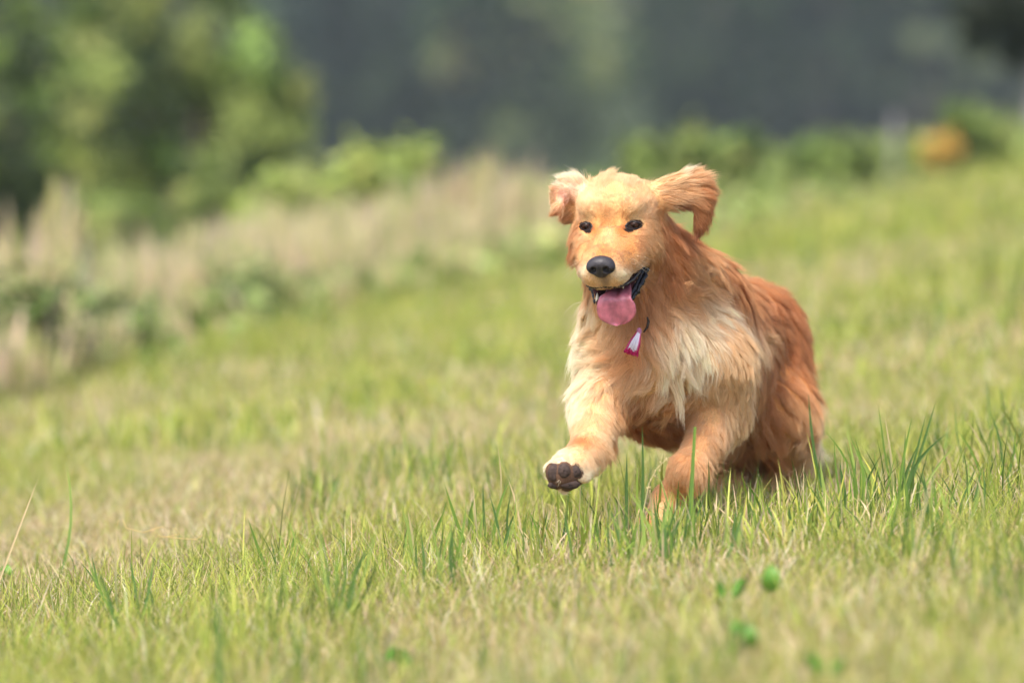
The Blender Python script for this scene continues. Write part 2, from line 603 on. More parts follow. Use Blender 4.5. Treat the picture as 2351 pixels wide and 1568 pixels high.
# taller plumes standing out of the strip
for u, v, dd, m in [(130, 445, 17.6, 36), (50, 560, 17.2, 24), (1085, 375, 22.6, 40), (1190, 395, 23.2, 40), (1000, 470, 22, 20), (720, 540, 20, 26), (480, 575, 18.8, 24), (1260, 440, 23.5, 26), (880, 520, 21, 20), (300, 590, 18, 20)]:
    b0 = gz(u, dd); hh = P(u, v, dd)[2] - b0[2]
    r0 = b0 + rng.normal(size=(m, 3)) * [.06, .12, 0]
    hs = hh * rng.uniform(.72, 1.05, m)
    hd2 = rng.uniform(0, 6.28, m)
    V, f, C = blades(r0, hs, .007 * np.ones(m), hd2, np.abs(rng.normal(0, .06, m)), rng.normal(.05, .06, m), pick(m, [STRAW_D, lin(146, 160, 80)], [1, 1]), pick(m, HEADC, [3, 3, 2]), 3)
    tb.add(V, f, C)
    tip = V.reshape(m, -1, 3)[:, -1]
    for k in range(4):
        c2 = pick(m, HEADC, [3, 3, 2])
        V2, f2, C2 = blades(tip + rng.normal(size=(m, 3)) * [.01, .01, .03] - [0, 0, .12], rng.uniform(.08, .15, m), rng.uniform(.008, .014, m), hd2, np.abs(rng.normal(0, .15, m)), rng.normal(.1, .1, m), c2, c2, 3)
        tb.add(V2, f2, C2)
tag(link('tall_dry_grass', tb.mesh('tall_dry_grass', False), M_GRASS), kind='stuff', label='pale tall dry grass along the field edge')
wb = Bag()
n = 14000
y = rng.uniform(12, 33, n); off = rng.uniform(-.05, 1, n) * 2.6
x = edge_x(y) - off * 1.05
m = (np.abs(x) < y * 0.0905 + 1.3) & (vnoise(x * 2.0, y * .8, 71) > -.25)
x, y = x[m], y[m]; n = len(x)
root = np.stack([x, y, ground_z(x, y)], -1)
hh = rng.uniform(0, 1, n) * (.15 + .12 * smooth01((16 - y) / 3))
V, f, C = leaf_cloud(root + np.stack([rng.normal(0, .05, n), rng.normal(0, .05, n), hh], -1), rng.uniform(.05, .1, n), pick(n, [MG, LG, lin(132, 146, 78)], [3, 3, 4]))
wb.add(V, f, C)
tag(link('weeds', wb.mesh('weeds', False), M_LEAF), kind='stuff', label='green weeds at the foot of the tall dry grass')

# far trees
def far_tree_mesh(kind, tone):
    B = Bag()
    if kind == 'conifer':
        n = 900
        s = rng.uniform(0, 1, n) ** .7
        a = rng.uniform(0, 6.28, n)
        r = (1 - s) * (.9 + .35 * np.sin(s * 40)) * rng.uniform(.5, 1, n) ** .5
        p = np.stack([np.cos(a) * r * 2.6, np.sin(a) * r * 2.6, 1 + s * 11], -1)
        c = pick(n, [lin(46, 59, 52), lin(36, 48, 44), lin(56, 67, 52)], [3, 3, 1])
        V, f, C = leaf_cloud(p, rng.uniform(.6, 1.2, n), c, None)
    else:
        p, cid = crown_pts((0, 0, 6.5), (3.4, 3.4, 4), 40, 24, .55)
        base = [lin(120, 130, 84), lin(104, 120, 70), lin(140, 138, 98)] if kind == 'light' else [lin(52, 65, 46), lin(44, 56, 44), lin(64, 76, 52)]
        c = pick(40, base, [3, 3, 1])[cid]
        V, f, C = leaf_cloud(p, rng.uniform(.5, 1.0, len(p)), c, None)
    B.add(V, f, np.clip(C * tone, 0, .8))
    t = trunk_mesh('far_trunk', (0, 0, -.6), (0, 0, 9.5), .28, .05, lin(80, 72, 64))
    t.materials.append(M_BARK)
    c = B.mesh('far_crown', False)
    c.materials.append(M_FARLEAF)
    return t, c


KINDS = {(k, t): far_tree_mesh(k, s) for k in ('conifer', 'dark', 'light') for t, s in ((0, np.array([.56, .68, .48])), (1, np.array([1.0, 1.12, .85])), (2, np.array([1.7, 1.75, 1.35])))}
LBL = {'conifer': 'dark conifer blurred on the hillside across the valley',
       'dark': 'dark leafy tree blurred on the hillside across the valley',
       'light': 'pale green tree blurred on the hillside across the valley'}
spots = []
for row, d in enumerate([185, 215, 250, 290]):
    step = 175 + rng.uniform(-20, 20)
    for u in np.arange(-300, 2700, step):
        uu = u + rng.uniform(-60, 60)
        gap = 1270 < uu < 1530
        if gap and row < 1: continue
        if rng.uniform() < .08: continue
        k = 'light' if gap or (uu > 2130 and rng.uniform() < .5) or rng.uniform() < .04 else ('conifer' if rng.uniform() < .6 else 'dark')
        spots.append((uu, d + rng.uniform(-8, 8), k))
for u, d, k in spots:
    tv = vnoise(np.array(u * .0055), np.array(d * .03), 91) + rng.normal(0, .25)
    tone = 0 if tv < -.12 else (1 if tv < .45 else 2)
    if k == 'light': tone = 1 + int(rng.uniform() < .3)
    b = gz(u, d)
    o = empty('hillside_tree', b)
    o.rotation_euler.z = rng.uniform(0, 6.28)
    o.scale = [rng.uniform(.8, 1.15)] * 3
    tn = ('near black', 'dark', 'grey green')[tone]
    tag(o, LBL[k] if k == 'light' else LBL[k].replace('dark', tn), 'tree', {'conifer': tn + ' conifers on the hillside', 'dark': tn + ' leafy trees on the hillside', 'light': 'pale green trees on the hillside'}[k])
    for nm, me in zip(('trunk', 'crown'), KINDS[(k, tone)]):
        c = bpy.data.objects.new(nm, me); COL.objects.link(c); c.parent = o
print('plants', time.time() - T0)

# air
HAZE = 0.0006
hv = np.array([[x, y, z] for x in (-460, 460) for y in (-12, 710) for z in (-22, 90)], float)
hf = np.array([[0, 1, 3, 2], [4, 6, 7, 5], [0, 4, 5, 1], [2, 3, 7, 6], [0, 2, 6, 4], [1, 5, 7, 3]])
mh = bpy.data.materials.new('haze'); mh.use_nodes = True
for nd in list(mh.node_tree.nodes):
    if nd.type == 'BSDF_PRINCIPLED': mh.node_tree.nodes.remove(nd)
pv = mh.node_tree.nodes.new('ShaderNodeVolumePrincipled')
pv.inputs['Color'].default_value = (.62, .70, .72, 1)
pv.inputs['Density'].default_value = HAZE
mh.node_tree.links.new(pv.outputs[0], mh.node_tree.nodes['Material Output'].inputs['Volume'])
tag(link('haze', mesh_np('haze', hv, hf), mh), kind='stuff', label='thin bluish summer haze over the valley')

# ------------------------------------------------------------------ the dog
# Body as a smooth union of shapes, meshed as one surface.  Coordinates: picture point + distance.
YAW, HP, ROLL = math.radians(11.5), math.radians(16), math.radians(1.5)
h_f = -math.cos(YAW) * FWD - math.sin(YAW) * RIGHT
h_l = math.cos(YAW) * RIGHT - math.sin(YAW) * FWD
HF = math.cos(HP) * h_f - math.sin(HP) * UP
HU0 = math.cos(HP) * UP + math.sin(HP) * h_f
HLf = math.cos(ROLL) * h_l + math.sin(ROLL) * HU0
HU = math.cos(ROLL) * HU0 - math.sin(ROLL) * h_l
HO = P(1402, 517, D0)


def HL(x, y, z):
    """head space in mm: x = dog's left, y = forward, z = up, from between the eyes"""
    return HO + (x * HLf + y * HF + z * HU) / 1000


def to_head(p):
    r = (p - HO) * 1000
    return np.stack([r @ HLf, r @ HF, r @ HU], -1)


PRIMS = []


def cap(g, a, b, ra, rb, k=.03, sub=False):
    PRIMS.append(dict(t='cap', g=g, a=np.asarray(a), b=np.asarray(b), ra=ra, rb=rb, k=k, sub=sub))


def ell(g, c, ax, r, k=.03, sub=False):
    PRIMS.append(dict(t='ell', g=g, c=np.asarray(c), ax=norm(np.asarray(ax, float)), r=np.asarray(r, float), k=k, sub=sub))


def bcap(g, p0, p1, k=.03):
    """p = (u, v, dw, radius in picture units)"""
    d0, d1 = D0 + p0[2], D0 + p1[2]
    cap(g, P(p0[0], p0[1], d0), P(p1[0], p1[1], d1), px(p0[3], d0), px(p1[3], d1), k)


HAX = np.array([HLf, HF, HU])


def hell(x, y, z, rx, ry, rz, k=.015, sub=False, g='head', ax=None):
    ell(g, HL(x, y, z), HAX if ax is None else ax, np.array([rx, ry, rz]) / 1000, k, sub)


def hcap(a, b, ra, rb, k=.015, sub=False, g='head'):
    cap(g, HL(*a), HL(*b), ra / 1000, rb / 1000, k, sub)


# torso: heading to the viewer's left, hindquarters further right and away
ya = math.radians(19)
bx = np.array([math.cos(ya), -math.sin(ya), 0]) @ np.array([RIGHT, FWD, UP])
by = np.array([math.sin(ya), math.cos(ya), 0]) @ np.array([RIGHT, FWD, UP])
BAX = np.array([bx, by, UP])
ell('body', P(1518, 815, D0 + .27), BAX, [px(160), .20, px(178)])
ell('body', P(1605, 800, D0 + .47), BAX, [px(160), .26, px(180)], .08)
ell('body', P(1690, 794, D0 + .70), BAX, [px(134), .20, px(154)], .06)
ell('body', P(1738, 768, D0 + .70), BAX, [px(88), .15, px(100)], .05)
ell('body', P(1475, 815, D0 + .14), BAX, [px(100), .09, px(118)], .05)
bcap('body', (1520, 915, .27, 82), (1560, 890, .52, 76), .05)
bcap('body', (1455, 560, .10, 84), (1500, 740, .22, 122), .05)
bcap('body', (1520, 600, .14, 70), (1600, 690, .34, 110), .05)
bcap('body', (1432, 660, .10, 80), (1462, 780, .15, 98), .05)
# forelegs
bcap('FR', (1424, 815, .17, 78), (1376, 935, .10, 55), .04)
bcap('FR', (1374, 935, .10, 56), (1350, 1040, -.02, 38), .03)
bcap('FR', (1346, 1040, -.02, 38), (1314, 1072, -.075, 37), .02)
bcap('FR', (1314, 1072, -.075, 36), (1294, 1088, -.095, 40), .02)
for (u, v) in [(1272, 1080), (1294, 1062), (1322, 1066), (1330, 1092), (1300, 1108)]:
    bcap('FR', (u, v, -.088, 17), (u, v, -.098, 16), .008)
bcap('FL', (1642, 835, .21, 84), (1655, 945, .24, 56), .06)
bcap('FL', (1655, 945, .24, 50), (1582, 1072, .11, 33), .03)
ell('FL', P(1578, 1082, D0 + .10), [RIGHT, FWD, UP], [px(34), px(36), px(36)], .02)
bcap('FL', (1578, 1082, .11, 34), (1534, 1150, .15, 32), .02)
bcap('FL', (1534, 1150, .15, 32), (1512, 1192, .12, 32), .02)
for du in (-26, -9, 9, 26):
    bcap('FL', (1508 + du, 1200, .10, 15), (1504 + du, 1208, .07, 13), .01)
# hind legs coming forward under the body
bcap('hind', (1745, 825, .70, 104), (1785, 950, .60, 82), .04)
bcap('hind', (1785, 950, .60, 84), (1800, 1070, .74, 44), .03)
bcap('hind', (1800, 1070, .74, 42), (1765, 1165, .60, 34), .02)
bcap('hind', (1620, 850, .74, 100), (1640, 975, .62, 78), .04)
bcap('hind', (1640, 975, .62, 74), (1668, 1070, .74, 42), .03)
bcap('hind', (1668, 1070, .74, 40), (1690, 1168, .56, 34), .02)
# tail hanging behind
bcap('tail', (1745, 790, .88, 26), (1840, 920, .98, 22), .03)
bcap('tail', (1840, 920, .98, 20), (1855, 1010, .95, 13), .02)

# head
hell(0, -60, 10, 62, 70, 52, .02)
hell(0, -95, -20, 62, 60, 60, .03)
for s in (-1, 1):
    hell(s * 29, -17, 29, 22, 25, 16, .02)
    hell(s * 43, -30, -22, 22, 38, 28, .02)
    hell(s * 30, 8, -22, 19, 22, 14, .014)
    hell(s * 42, -48, -55, 22, 36, 34, .025)
    hell(s * 17, 66, -54, 24, 38, 25, .015)
    hcap((s * 30, 26, -46), (s * 46, -26, -46), 26, 21, .02)
    hcap((s * 36, -38, -70), (s * 13, 52, -116), 15, 10, .012)
hcap((0, 8, -14), (0, 76, -32), 28, 22, .02)
hcap((0, 35, -42), (0, 72, -48), 35, 29, .02)
hell(0, 84, -64, 21, 15, 15, .012)
hcap((0, -50, -85), (0, 45, -122), 26, 15, .012)
hell(0, 55, -120, 17, 14, 12, .01)
# stop and eye sockets
hell(0, 15, 5, 8, 8, 13, .02, sub=True)
# mouth cavity
hcap((0, -40, -78), (0, 45, -101), 12, 15, .012, sub=True)


def ear(g, c, r, ang, tilt=0.0, k=.012):
    """flat flap: c=(u,v,dw), r=(along, across, thickness) in picture units, ang in picture plane"""
    a = math.radians(ang)
    ax = math.cos(a) * RIGHT - math.sin(a) * UP
    bxx = math.sin(a) * RIGHT + math.cos(a) * UP
    t = math.radians(tilt)
    n = math.cos(t) * FWD + math.sin(t) * bxx
    b2 = np.cross(n, ax)
    ell(g, P(c[0], c[1], D0 + c[2]), [ax, b2, n], [px(r[0]), px(r[1]), px(r[2])], k)


# flung left ear (viewer's right)
ear('earL', (1520, 448, .065), (52, 34, 13), -8)
ear('earL', (1572, 437, .060), (58, 38, 10), -6)
ear('earL', (1608, 452, .065), (26, 42, 10), 0)
ear('earL', (1609, 498, .075), (15, 34, 10), 8)
# folded right ear (viewer's left)
ear('earR', (1325, 434, .065), (40, 28, 12), 28)
ear('earR', (1287, 450, .05), (22, 30, 8), 30, 20)
ear('earR', (1280, 478, .04), (12, 18, 8), 40, 0)
ear('earR', (1312, 478, .075), (22, 34, 12), 10)


def sdf1(q, p):
    if q['t'] == 'cap':
        ab = q['b'] - q['a']
        l2 = max(ab @ ab, 1e-12)
        t = np.clip(((p - q['a']) @ ab) / l2, 0, 1)
        d = p - q['a'] - t[..., None] * ab
        return np.sqrt((d * d).sum(-1)) - (q['ra'] + (q['rb'] - q['ra']) * t)
    l = (p - q['c']) @ q['ax'].T
    k0 = np.sqrt(((l / q['r']) ** 2).sum(-1))
    k1 = np.sqrt(((l / q['r'] ** 2) ** 2).sum(-1))
    return k0 * (k0 - 1) / np.maximum(k1, 1e-9)


def blend(f, d, k, sub):
    if sub:
        h = np.maximum(k - np.abs(f + d), 0) / k
        return np.maximum(f, -d) + h * h * k * .25
    h = np.maximum(k - np.abs(f - d), 0) / k
    return np.minimum(f, d) - h * h * k * .25


def sdf(p):
    f = np.full(p.shape[:-1], 1.0)
    for q in PRIMS:
        f = blend(f, sdf1(q, p), q['k'], q['sub'])
    return f


def surface_nets(fun_prims, lo, hi, h, evalf=None):
    n = np.ceil((hi - lo) / h).astype(int) + 1
    if evalf is None:
        G = np.full(n, 1.0, np.float32)
        for q in fun_prims:
            if q['t'] == 'cap':
                r = max(q['ra'], q['rb'])
                a, b = np.minimum(q['a'], q['b']) - r, np.maximum(q['a'], q['b']) + r
            else:
                e_ = np.sqrt((q['ax'] ** 2 * (q['r'] ** 2)[:, None]).sum(0))
                a, b = q['c'] - e_, q['c'] + e_
            m = q['k'] + 2 * h
            i0 = np.clip(np.floor((a - m - lo) / h).astype(int), 0, n)
            i1 = np.clip(np.ceil((b + m - lo) / h).astype(int) + 1, 0, n)
            if (i1 <= i0).any(): continue
            g = [lo[c] + h * np.arange(i0[c], i1[c]) for c in range(3)]
            pts = np.stack(np.meshgrid(*g, indexing='ij'), -1)
            sl = tuple(slice(i0[c], i1[c]) for c in range(3))
            G[sl] = blend(G[sl], sdf1(q, pts), q['k'], q['sub'])
    else:
        g = [lo[c] + h * np.arange(n[c]) for c in range(3)]
        G = evalf(np.stack(np.meshgrid(*g, indexing='ij'), -1)).astype(np.float32)
    S = G < 0
    cnt = np.zeros(n - 1, np.int8)
    corners = [(i, j, k) for i in (0, 1) for j in (0, 1) for k in (0, 1)]
    for i, j, k in corners:
        cnt += S[i:n[0] - 1 + i, j:n[1] - 1 + j, k:n[2] - 1 + k]
    act = np.argwhere((cnt > 0) & (cnt < 8))
    idx = np.full(n - 1, -1, np.int32)
    idx[tuple(act.T)] = np.arange(len(act))
    acc = np.zeros((len(act), 3)); num = np.zeros(len(act))
    for c0 in corners:
        for ax in range(3):
            if c0[ax]: continue
            c1 = list(c0); c1[ax] = 1
            g0 = G[tuple((act + c0).T)]; g1 = G[tuple((act + c1).T)]
            x = (g0 < 0) != (g1 < 0)
            t = np.where(x, g0 / np.where(x, g0 - g1, 1), 0)
            p = np.array(c0, float)[None].repeat(len(act), 0); p[:, ax] += t
            acc += p * x[:, None]; num += x
    V = lo + (act + acc / num[:, None]) * h
    quads = []
    for ax in range(3):
        o1, o2 = [(1, 2), (2, 0), (0, 1)][ax]
        A = [slice(None)] * 3; Bs = [slice(None)] * 3
        A[ax] = slice(0, -1); Bs[ax] = slice(1, None)
        ch = np.argwhere(S[tuple(A)] != S[tuple(Bs)])
        ch = ch[(ch[:, o1] > 0) & (ch[:, o2] > 0) & (ch[:, o1] < n[o1] - 1) & (ch[:, o2] < n[o2] - 1)]
        ins = S[tuple(ch.T)]
        e1 = np.eye(3, dtype=int)[o1]; e2 = np.eye(3, dtype=int)[o2]
        q = np.stack([idx[tuple((ch - e1 - e2).T)], idx[tuple((ch - e2).T)], idx[tuple(ch.T)], idx[tuple((ch - e1).T)]], -1)
        q[~ins] = q[~ins][:, ::-1]
        quads.append(q)
    return V, np.vstack(quads)


allp = np.vstack([np.stack([q['a'] - q['ra'], q['a'] + q['ra'], q['b'] - q['rb'], q['b'] + q['rb']]) if q['t'] == 'cap'
                  else np.stack([q['c'] - q['r'].max(), q['c'] + q['r'].max()]) for q in PRIMS])
BV, BF = surface_nets(PRIMS, allp.min(0) - .02, allp.max(0) + .02, .0033)
print('body verts', len(BV), time.time() - T0)


def sdf_normal(p, e_=.0015):
    g = np.stack([sdf(p + e_ * np.eye(3)[i]) - sdf(p - e_ * np.eye(3)[i]) for i in range(3)], -1)
    return norm(g)


BN = sdf_normal(BV)
# drop loose islands is not needed: every shape touches its neighbour


def cast(u, v, d0=8.7, d1=10.3, back=0.0):
    d = np.linspace(d0, d1, 800)
    p = np.stack([P(u, v, x) for x in d])
    f = sdf(p)
    i = np.argmax(f < 0)
    return p[i] - back * FWD if f[i] < 0 else None


def head_front(x, z, y0=130):
    """frontmost surface y in head space at (x, z)"""
    y = np.linspace(y0, -120, 500)
    f = sdf(np.stack([HL(x, t, z) for t in y]))
    return y[np.argmax(f < 0)]


# ---- coat: control points  (u, v, du, dv, toward-viewer, length mm, lift deg, colour)
CREAM, LGOLD, GOLD, ORNG, REDB, DEAR, WHIT = (lin(246, 231, 202), lin(238, 203, 154), lin(219, 167, 109), lin(211, 149, 92),
                                              lin(195, 127, 73), lin(142, 82, 45), lin(250, 238, 212))
PINK, PALEO = lin(226, 172, 154), lin(228, 183, 130)
CTRL = {
    'head': [
        (1420, 400, .1, -1, -.8, 13, 26, LGOLD), (1375, 397, .3, -1, -.3, 24, 42, LGOLD), (1345, 405, -.5, -1, -.5, 20, 36, LGOLD), (1480, 400, .4, -1, -.6, 16, 28, LGOLD),
        (1410, 440, 0, -1, -.2, 7, 9, PALEO), (1350, 460, -.4, -1, -.3, 9, 12, LGOLD), (1475, 450, .4, -1, -.3, 9, 12, PALEO),
        (1402, 490, 0, -1, 0, 6, 10, PALEO), (1350, 490, -.5, -.8, 0, 7, 16, LGOLD), (1460, 485, .6, -.8, 0, 7, 16, LGOLD),
        (1375, 505, .1, -1, 0, 5, 14, GOLD), (1425, 505, -.1, -1, 0, 5, 14, GOLD),
        (1395, 545, 0, -1, 0, 7, 15, PALEO), (1385, 575, 0, -1, 0, 6, 15, ORNG), (1430, 560, .4, -.8, 0, 7, 15, GOLD), (1350, 565, -.6, -.5, 0, 7, 15, GOLD),
        (1340, 590, -.9, -.1, -.3, 5, 14, PALEO), (1340, 622, -.9, .2, -.4, 6, 16, CREAM), (1440, 600, .9, -.2, -.3, 7, 15, GOLD), (1422, 630, .9, .2, -.3, 7, 15, CREAM),
        (1450, 575, .9, .0, -.3, 7, 14, ORNG), (1470, 590, .9, .2, -.3, 9, 16, PALEO),  # orange beside the bridge is shading painted in to define the muzzle
        (1364, 526, -.2, .6, 0, 3, 14, REDB), (1430, 526, .2, .6, 0, 3, 14, REDB), (1388, 646, 0, 1, 0, 5, 16, lin(150, 128, 104)), (1375, 655, 0, 1, 0, 6, 18, LGOLD), (1410, 650, .5, 1, 0, 6, 18, LGOLD), (1350, 645, -.4, 1, 0, 6, 20, LGOLD),
        (1490, 525, 1, .2, -.5, 11, 16, PALEO), (1500, 560, .9, .7, -.5, 13, 16, PALEO), (1510, 605, .7, 1, -.4, 26, 24, ORNG), (1530, 520, .7, .9, -.4, 26, 22, ORNG),
        (1500, 640, .4, 1, -.3, 34, 26, GOLD), (1530, 570, .4, 1, -.3, 36, 26, REDB),
        (1306, 505, -1, .5, -.1, 30, 28, GOLD), (1314, 530, -.9, .7, -.3, 22, 24, REDB), (1306, 570, -.6, 1, -.4, 28, 24, REDB), (1335, 545, -.5, .8, -.3, 9, 14, PALEO), (1318, 620, -.3, 1, -.3, 24, 24, REDB),  # red-brown where ruff meets face paints in the shade line between them
        (1385, 735, 0, 1, 0, 9, 30, WHIT), (1420, 720, .2, 1, 0, 14, 30, LGOLD), (1465, 690, .3, 1, -.2, 22, 26, GOLD), (1360, 690, -.2, 1, -.2, 16, 26, GOLD),
    ],
    'earL': [
        (1500, 430, 1, -.2, -.1, 18, 22, LGOLD), (1530, 470, 1, .2, 0, 22, 20, PALEO), (1545, 415, 1, -.35, 0, 24, 24, LGOLD), (1565, 392, .5, -.9, 0, 24, 40, CREAM),
        (1590, 400, .9, -.5, 0, 24, 34, PALEO), (1575, 440, 1, .05, 0, 26, 14, PALEO), (1610, 440, 1, .25, 0, 24, 14, ORNG), (1635, 420, .8, -.1, 0, 15, 26, PALEO),
        (1640, 455, .3, 1, 0, 16, 18, REDB), (1585, 475, .8, .6, 0, 24, 14, ORNG), (1612, 490, .2, 1, 0, 24, 12, REDB), (1608, 525, -.2, 1, 0, 20, 16, DEAR), (1555, 480, .9, .7, 0, 20, 18, DEAR)],
    'earR': [
        (1335, 408, -.6, -.9, -.2, 18, 30, CREAM), (1300, 415, -.8, -.7, -.1, 16, 26, CREAM), (1265, 440, -.6, -.5, 0, 10, 26, LGOLD), (1292, 450, -.3, .5, 0, 3.5, 14, PINK),
        (1310, 440, -.6, -.2, 0, 7, 16, lin(240, 208, 182)), (1266, 470, -.4, .7, 0, 9, 20, LGOLD), (1280, 492, -.6, .4, 0, 10, 16, ORNG), (1308, 475, -.6, .5, 0, 16, 18, PALEO)],
    'body': [
        (1560, 560, .4, 1, -.2, 34, 26, REDB), (1545, 620, .3, 1, -.2, 40, 28, REDB), (1590, 590, .9, .3, -.5, 34, 26, GOLD), (1320, 660, -.4, 1, -.2, 30, 26, GOLD), (1302, 600, -.3, 1, -.2, 30, 26, ORNG),  # red-brown neck points beside the face are painted shading
        (1500, 670, .2, .9, 0, 46, 28, ORNG), (1560, 680, .9, .5, 0, 46, 30, GOLD), (1470, 720, .2, .9, 0, 40, 28, ORNG), (1520, 735, .8, .6, 0, 46, 30, PALEO),
        (1620, 640, .9, .5, -.3, 40, 26, PALEO), (1690, 625, .9, .4, -.5, 32, 28, ORNG), (1745, 650, .9, .5, -.4, 30, 26, ORNG), (1790, 690, .6, .9, -.3, 28, 24, REDB),
        (1700, 680, .8, .5, -.3, 34, 24, ORNG), (1760, 720, .5, 1, -.3, 34, 24, REDB), (1820, 760, .3, 1, -.3, 26, 24, REDB), (1640, 720, .9, .5, -.1, 46, 30, CREAM),
        (1350, 720, -.9, .5, 0, 40, 28, CREAM), (1330, 790, -1, .5, 0, 40, 30, WHIT), (1400, 760, -.9, .4, 0, 44, 28, LGOLD), (1430, 820, -.7, .6, 0, 44, 28, GOLD),
        (1470, 800, .1, 1, 0, 42, 26, GOLD), (1380, 840, -.7, .8, 0, 44, 30, CREAM), (1520, 790, .5, .9, 0, 50, 30, CREAM), (1560, 750, .9, .5, 0, 50, 30, WHIT),
        (1600, 800, .8, .7, 0, 50, 28, CREAM), (1550, 860, .3, 1, 0, 50, 28, CREAM), (1480, 880, -.1, 1, 0, 40, 26, LGOLD), (1520, 930, .1, 1, 0, 36, 26, PALEO),
        (1500, 985, .1, 1, 0, 34, 26, REDB), (1560, 985, .4, 1, 0, 34, 26, ORNG), (1450, 960, -.1, 1, 0, 34, 26, REDB), (1620, 900, .5, .9, 0, 32, 24, LGOLD), (1660, 820, .6, .9, 0, 36, 26, CREAM),  # belly underside points use darker fur colours: shade painted into the coat
        (1680, 760, .8, .8, -.1, 46, 28, CREAM), (1738, 770, .5, 1, -.1, 50, 32, LGOLD), (1790, 790, .3, 1, -.2, 34, 24, REDB), (1720, 880, .4, 1, -.1, 52, 30, GOLD), (1800, 840, .2, 1, -.2, 40, 26, ORNG)],
    'FR': [
        (1340, 850, -.7, 1, 0, 34, 26, CREAM), (1400, 870, .2, 1, 0, 40, 26, LGOLD), (1320, 930, -.4, 1, 0, 20, 24, CREAM), (1380, 930, 0, 1, 0, 16, 16, LGOLD),
        (1425, 930, .4, 1, 0, 30, 24, GOLD), (1345, 985, -.2, 1, 0, 11, 16, LGOLD), (1340, 1012, -.1, 1, 0, 9, 18, lin(208, 146, 94)), (1385, 1000, .3, 1, 0, 16, 20, LGOLD),
        (1410, 1010, .6, 1, 0, 34, 30, GOLD), (1370, 1050, .4, 1, 0, 16, 24, LGOLD), (1330, 1045, -.3, .9, 0, 8, 18, LGOLD), (1300, 1055, -.4, -.5, .3, 9, 40, CREAM),
        (1262, 1085, -1, .1, .3, 8, 40, CREAM), (1345, 1085, 1, .2, .2, 12, 36, CREAM), (1300, 1125, 0, 1, .2, 9, 36, CREAM)],
    'FL': [
        (1640, 870, .1, 1, 0, 24, 22, LGOLD), (1700, 880, .6, 1, 0, 32, 26, LGOLD), (1630, 950, -.4, 1, 0, 14, 16, PALEO), (1690, 950, .4, 1, 0, 26, 26, LGOLD),
        (1600, 1010, -.5, 1, 0, 12, 18, PALEO), (1650, 1020, .2, 1, 0, 22, 22, PALEO), (1680, 1030, .7, 1, 0, 40, 30, CREAM), (1570, 1070, -.4, 1, 0, 11, 18, PALEO),
        (1625, 1080, .5, 1, 0, 26, 28, PALEO), (1540, 1130, -.3, 1, 0, 10, 18, PALEO), (1520, 1180, -.3, 1, 0, 10, 18, LGOLD), (1500, 1215, -.2, 1, .2, 8, 16, GOLD)],
    'hind': [
        (1730, 780, .4, 1, 0, 36, 26, ORNG), (1800, 800, .2, 1, -.2, 30, 24, REDB), (1840, 880, .2, 1, -.2, 34, 26, ORNG), (1750, 880, .1, 1, 0, 46, 28, REDB),  # dark middle of the thighs: part coat colour, part painted shade
        (1765, 985, .1, 1, 0, 44, 26, ORNG), (1815, 930, .3, 1, 0, 44, 28, GOLD), (1862, 960, .4, 1, 0, 46, 32, LGOLD), (1850, 1040, .4, 1, 0, 46, 32, LGOLD), (1700, 980, 0, 1, 0, 46, 28, GOLD), (1740, 1060, 0, 1, 0, 46, 28, ORNG),
        (1660, 1040, -.1, 1, 0, 36, 26, PALEO), (1820, 1080, .3, 1, 0, 40, 28, PALEO), (1690, 1130, .1, 1, 0, 14, 18, LGOLD), (1765, 1140, 0, 1, 0, 22, 20, PALEO), (1620, 900, 0, 1, 0, 46, 26, GOLD)],
    'tail': [(1800, 820, .6, 1, 0, 60, 34, GOLD), (1860, 920, .3, 1, 0, 60, 24, LGOLD), (1875, 990, .1, 1, 0, 60, 20, CREAM)],
}
GROUPS = list(CTRL)


def group_of(p, jitter=.004):
    best = np.full(len(p), 9.0); gi = np.zeros(len(p), int)
    for q in PRIMS:
        if q['sub']: continue
        d = sdf1(q, p) + rng.normal(0, jitter, len(p))
        m = d < best
        best = np.where(m, d, best); gi[m] = GROUPS.index(q['g'])
    return gi


def coat(p, n, jitter=.004):
    """interpolated coat parameters at surface points"""
    gi = group_of(p, jitter)
    u, v, d = proj(p)
    flow = np.zeros((len(p), 3)); ln = np.zeros(len(p)); lf = np.zeros(len(p)); c = np.zeros((len(p), 3))
    for g, name in enumerate(GROUPS):
        m = gi == g
        if not m.any(): continue
        K = CTRL[name]
        U = np.array([k[:7] for k in K], float)
        Cc = np.array([k[7] for k in K])
        r2 = (u[m][:, None] - U[:, 0]) ** 2 + (v[m][:, None] - U[:, 1]) ** 2
        w = 1 / (r2 + (700 if name in ('body', 'hind', 'tail') else 60)) ** 2
        w /= w.sum(1, keepdims=True)
        f = w @ U[:, 2:5]
        flow[m] = f[:, :1] * RIGHT - f[:, 1:2] * UP - f[:, 2:3] * FWD
        ln[m] = w @ U[:, 5]; lf[m] = w @ U[:, 6]; c[m] = w @ Cc
    return gi, flow, ln / 1000, np.radians(lf), c


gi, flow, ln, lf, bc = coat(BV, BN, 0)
hp = to_head(BV)
ishead = gi == GROUPS.index('head')
# bare regions: inside of the mouth, nose bed, eye rims
nh = np.stack([BN @ HLf, BN @ HF, BN @ HU], -1)


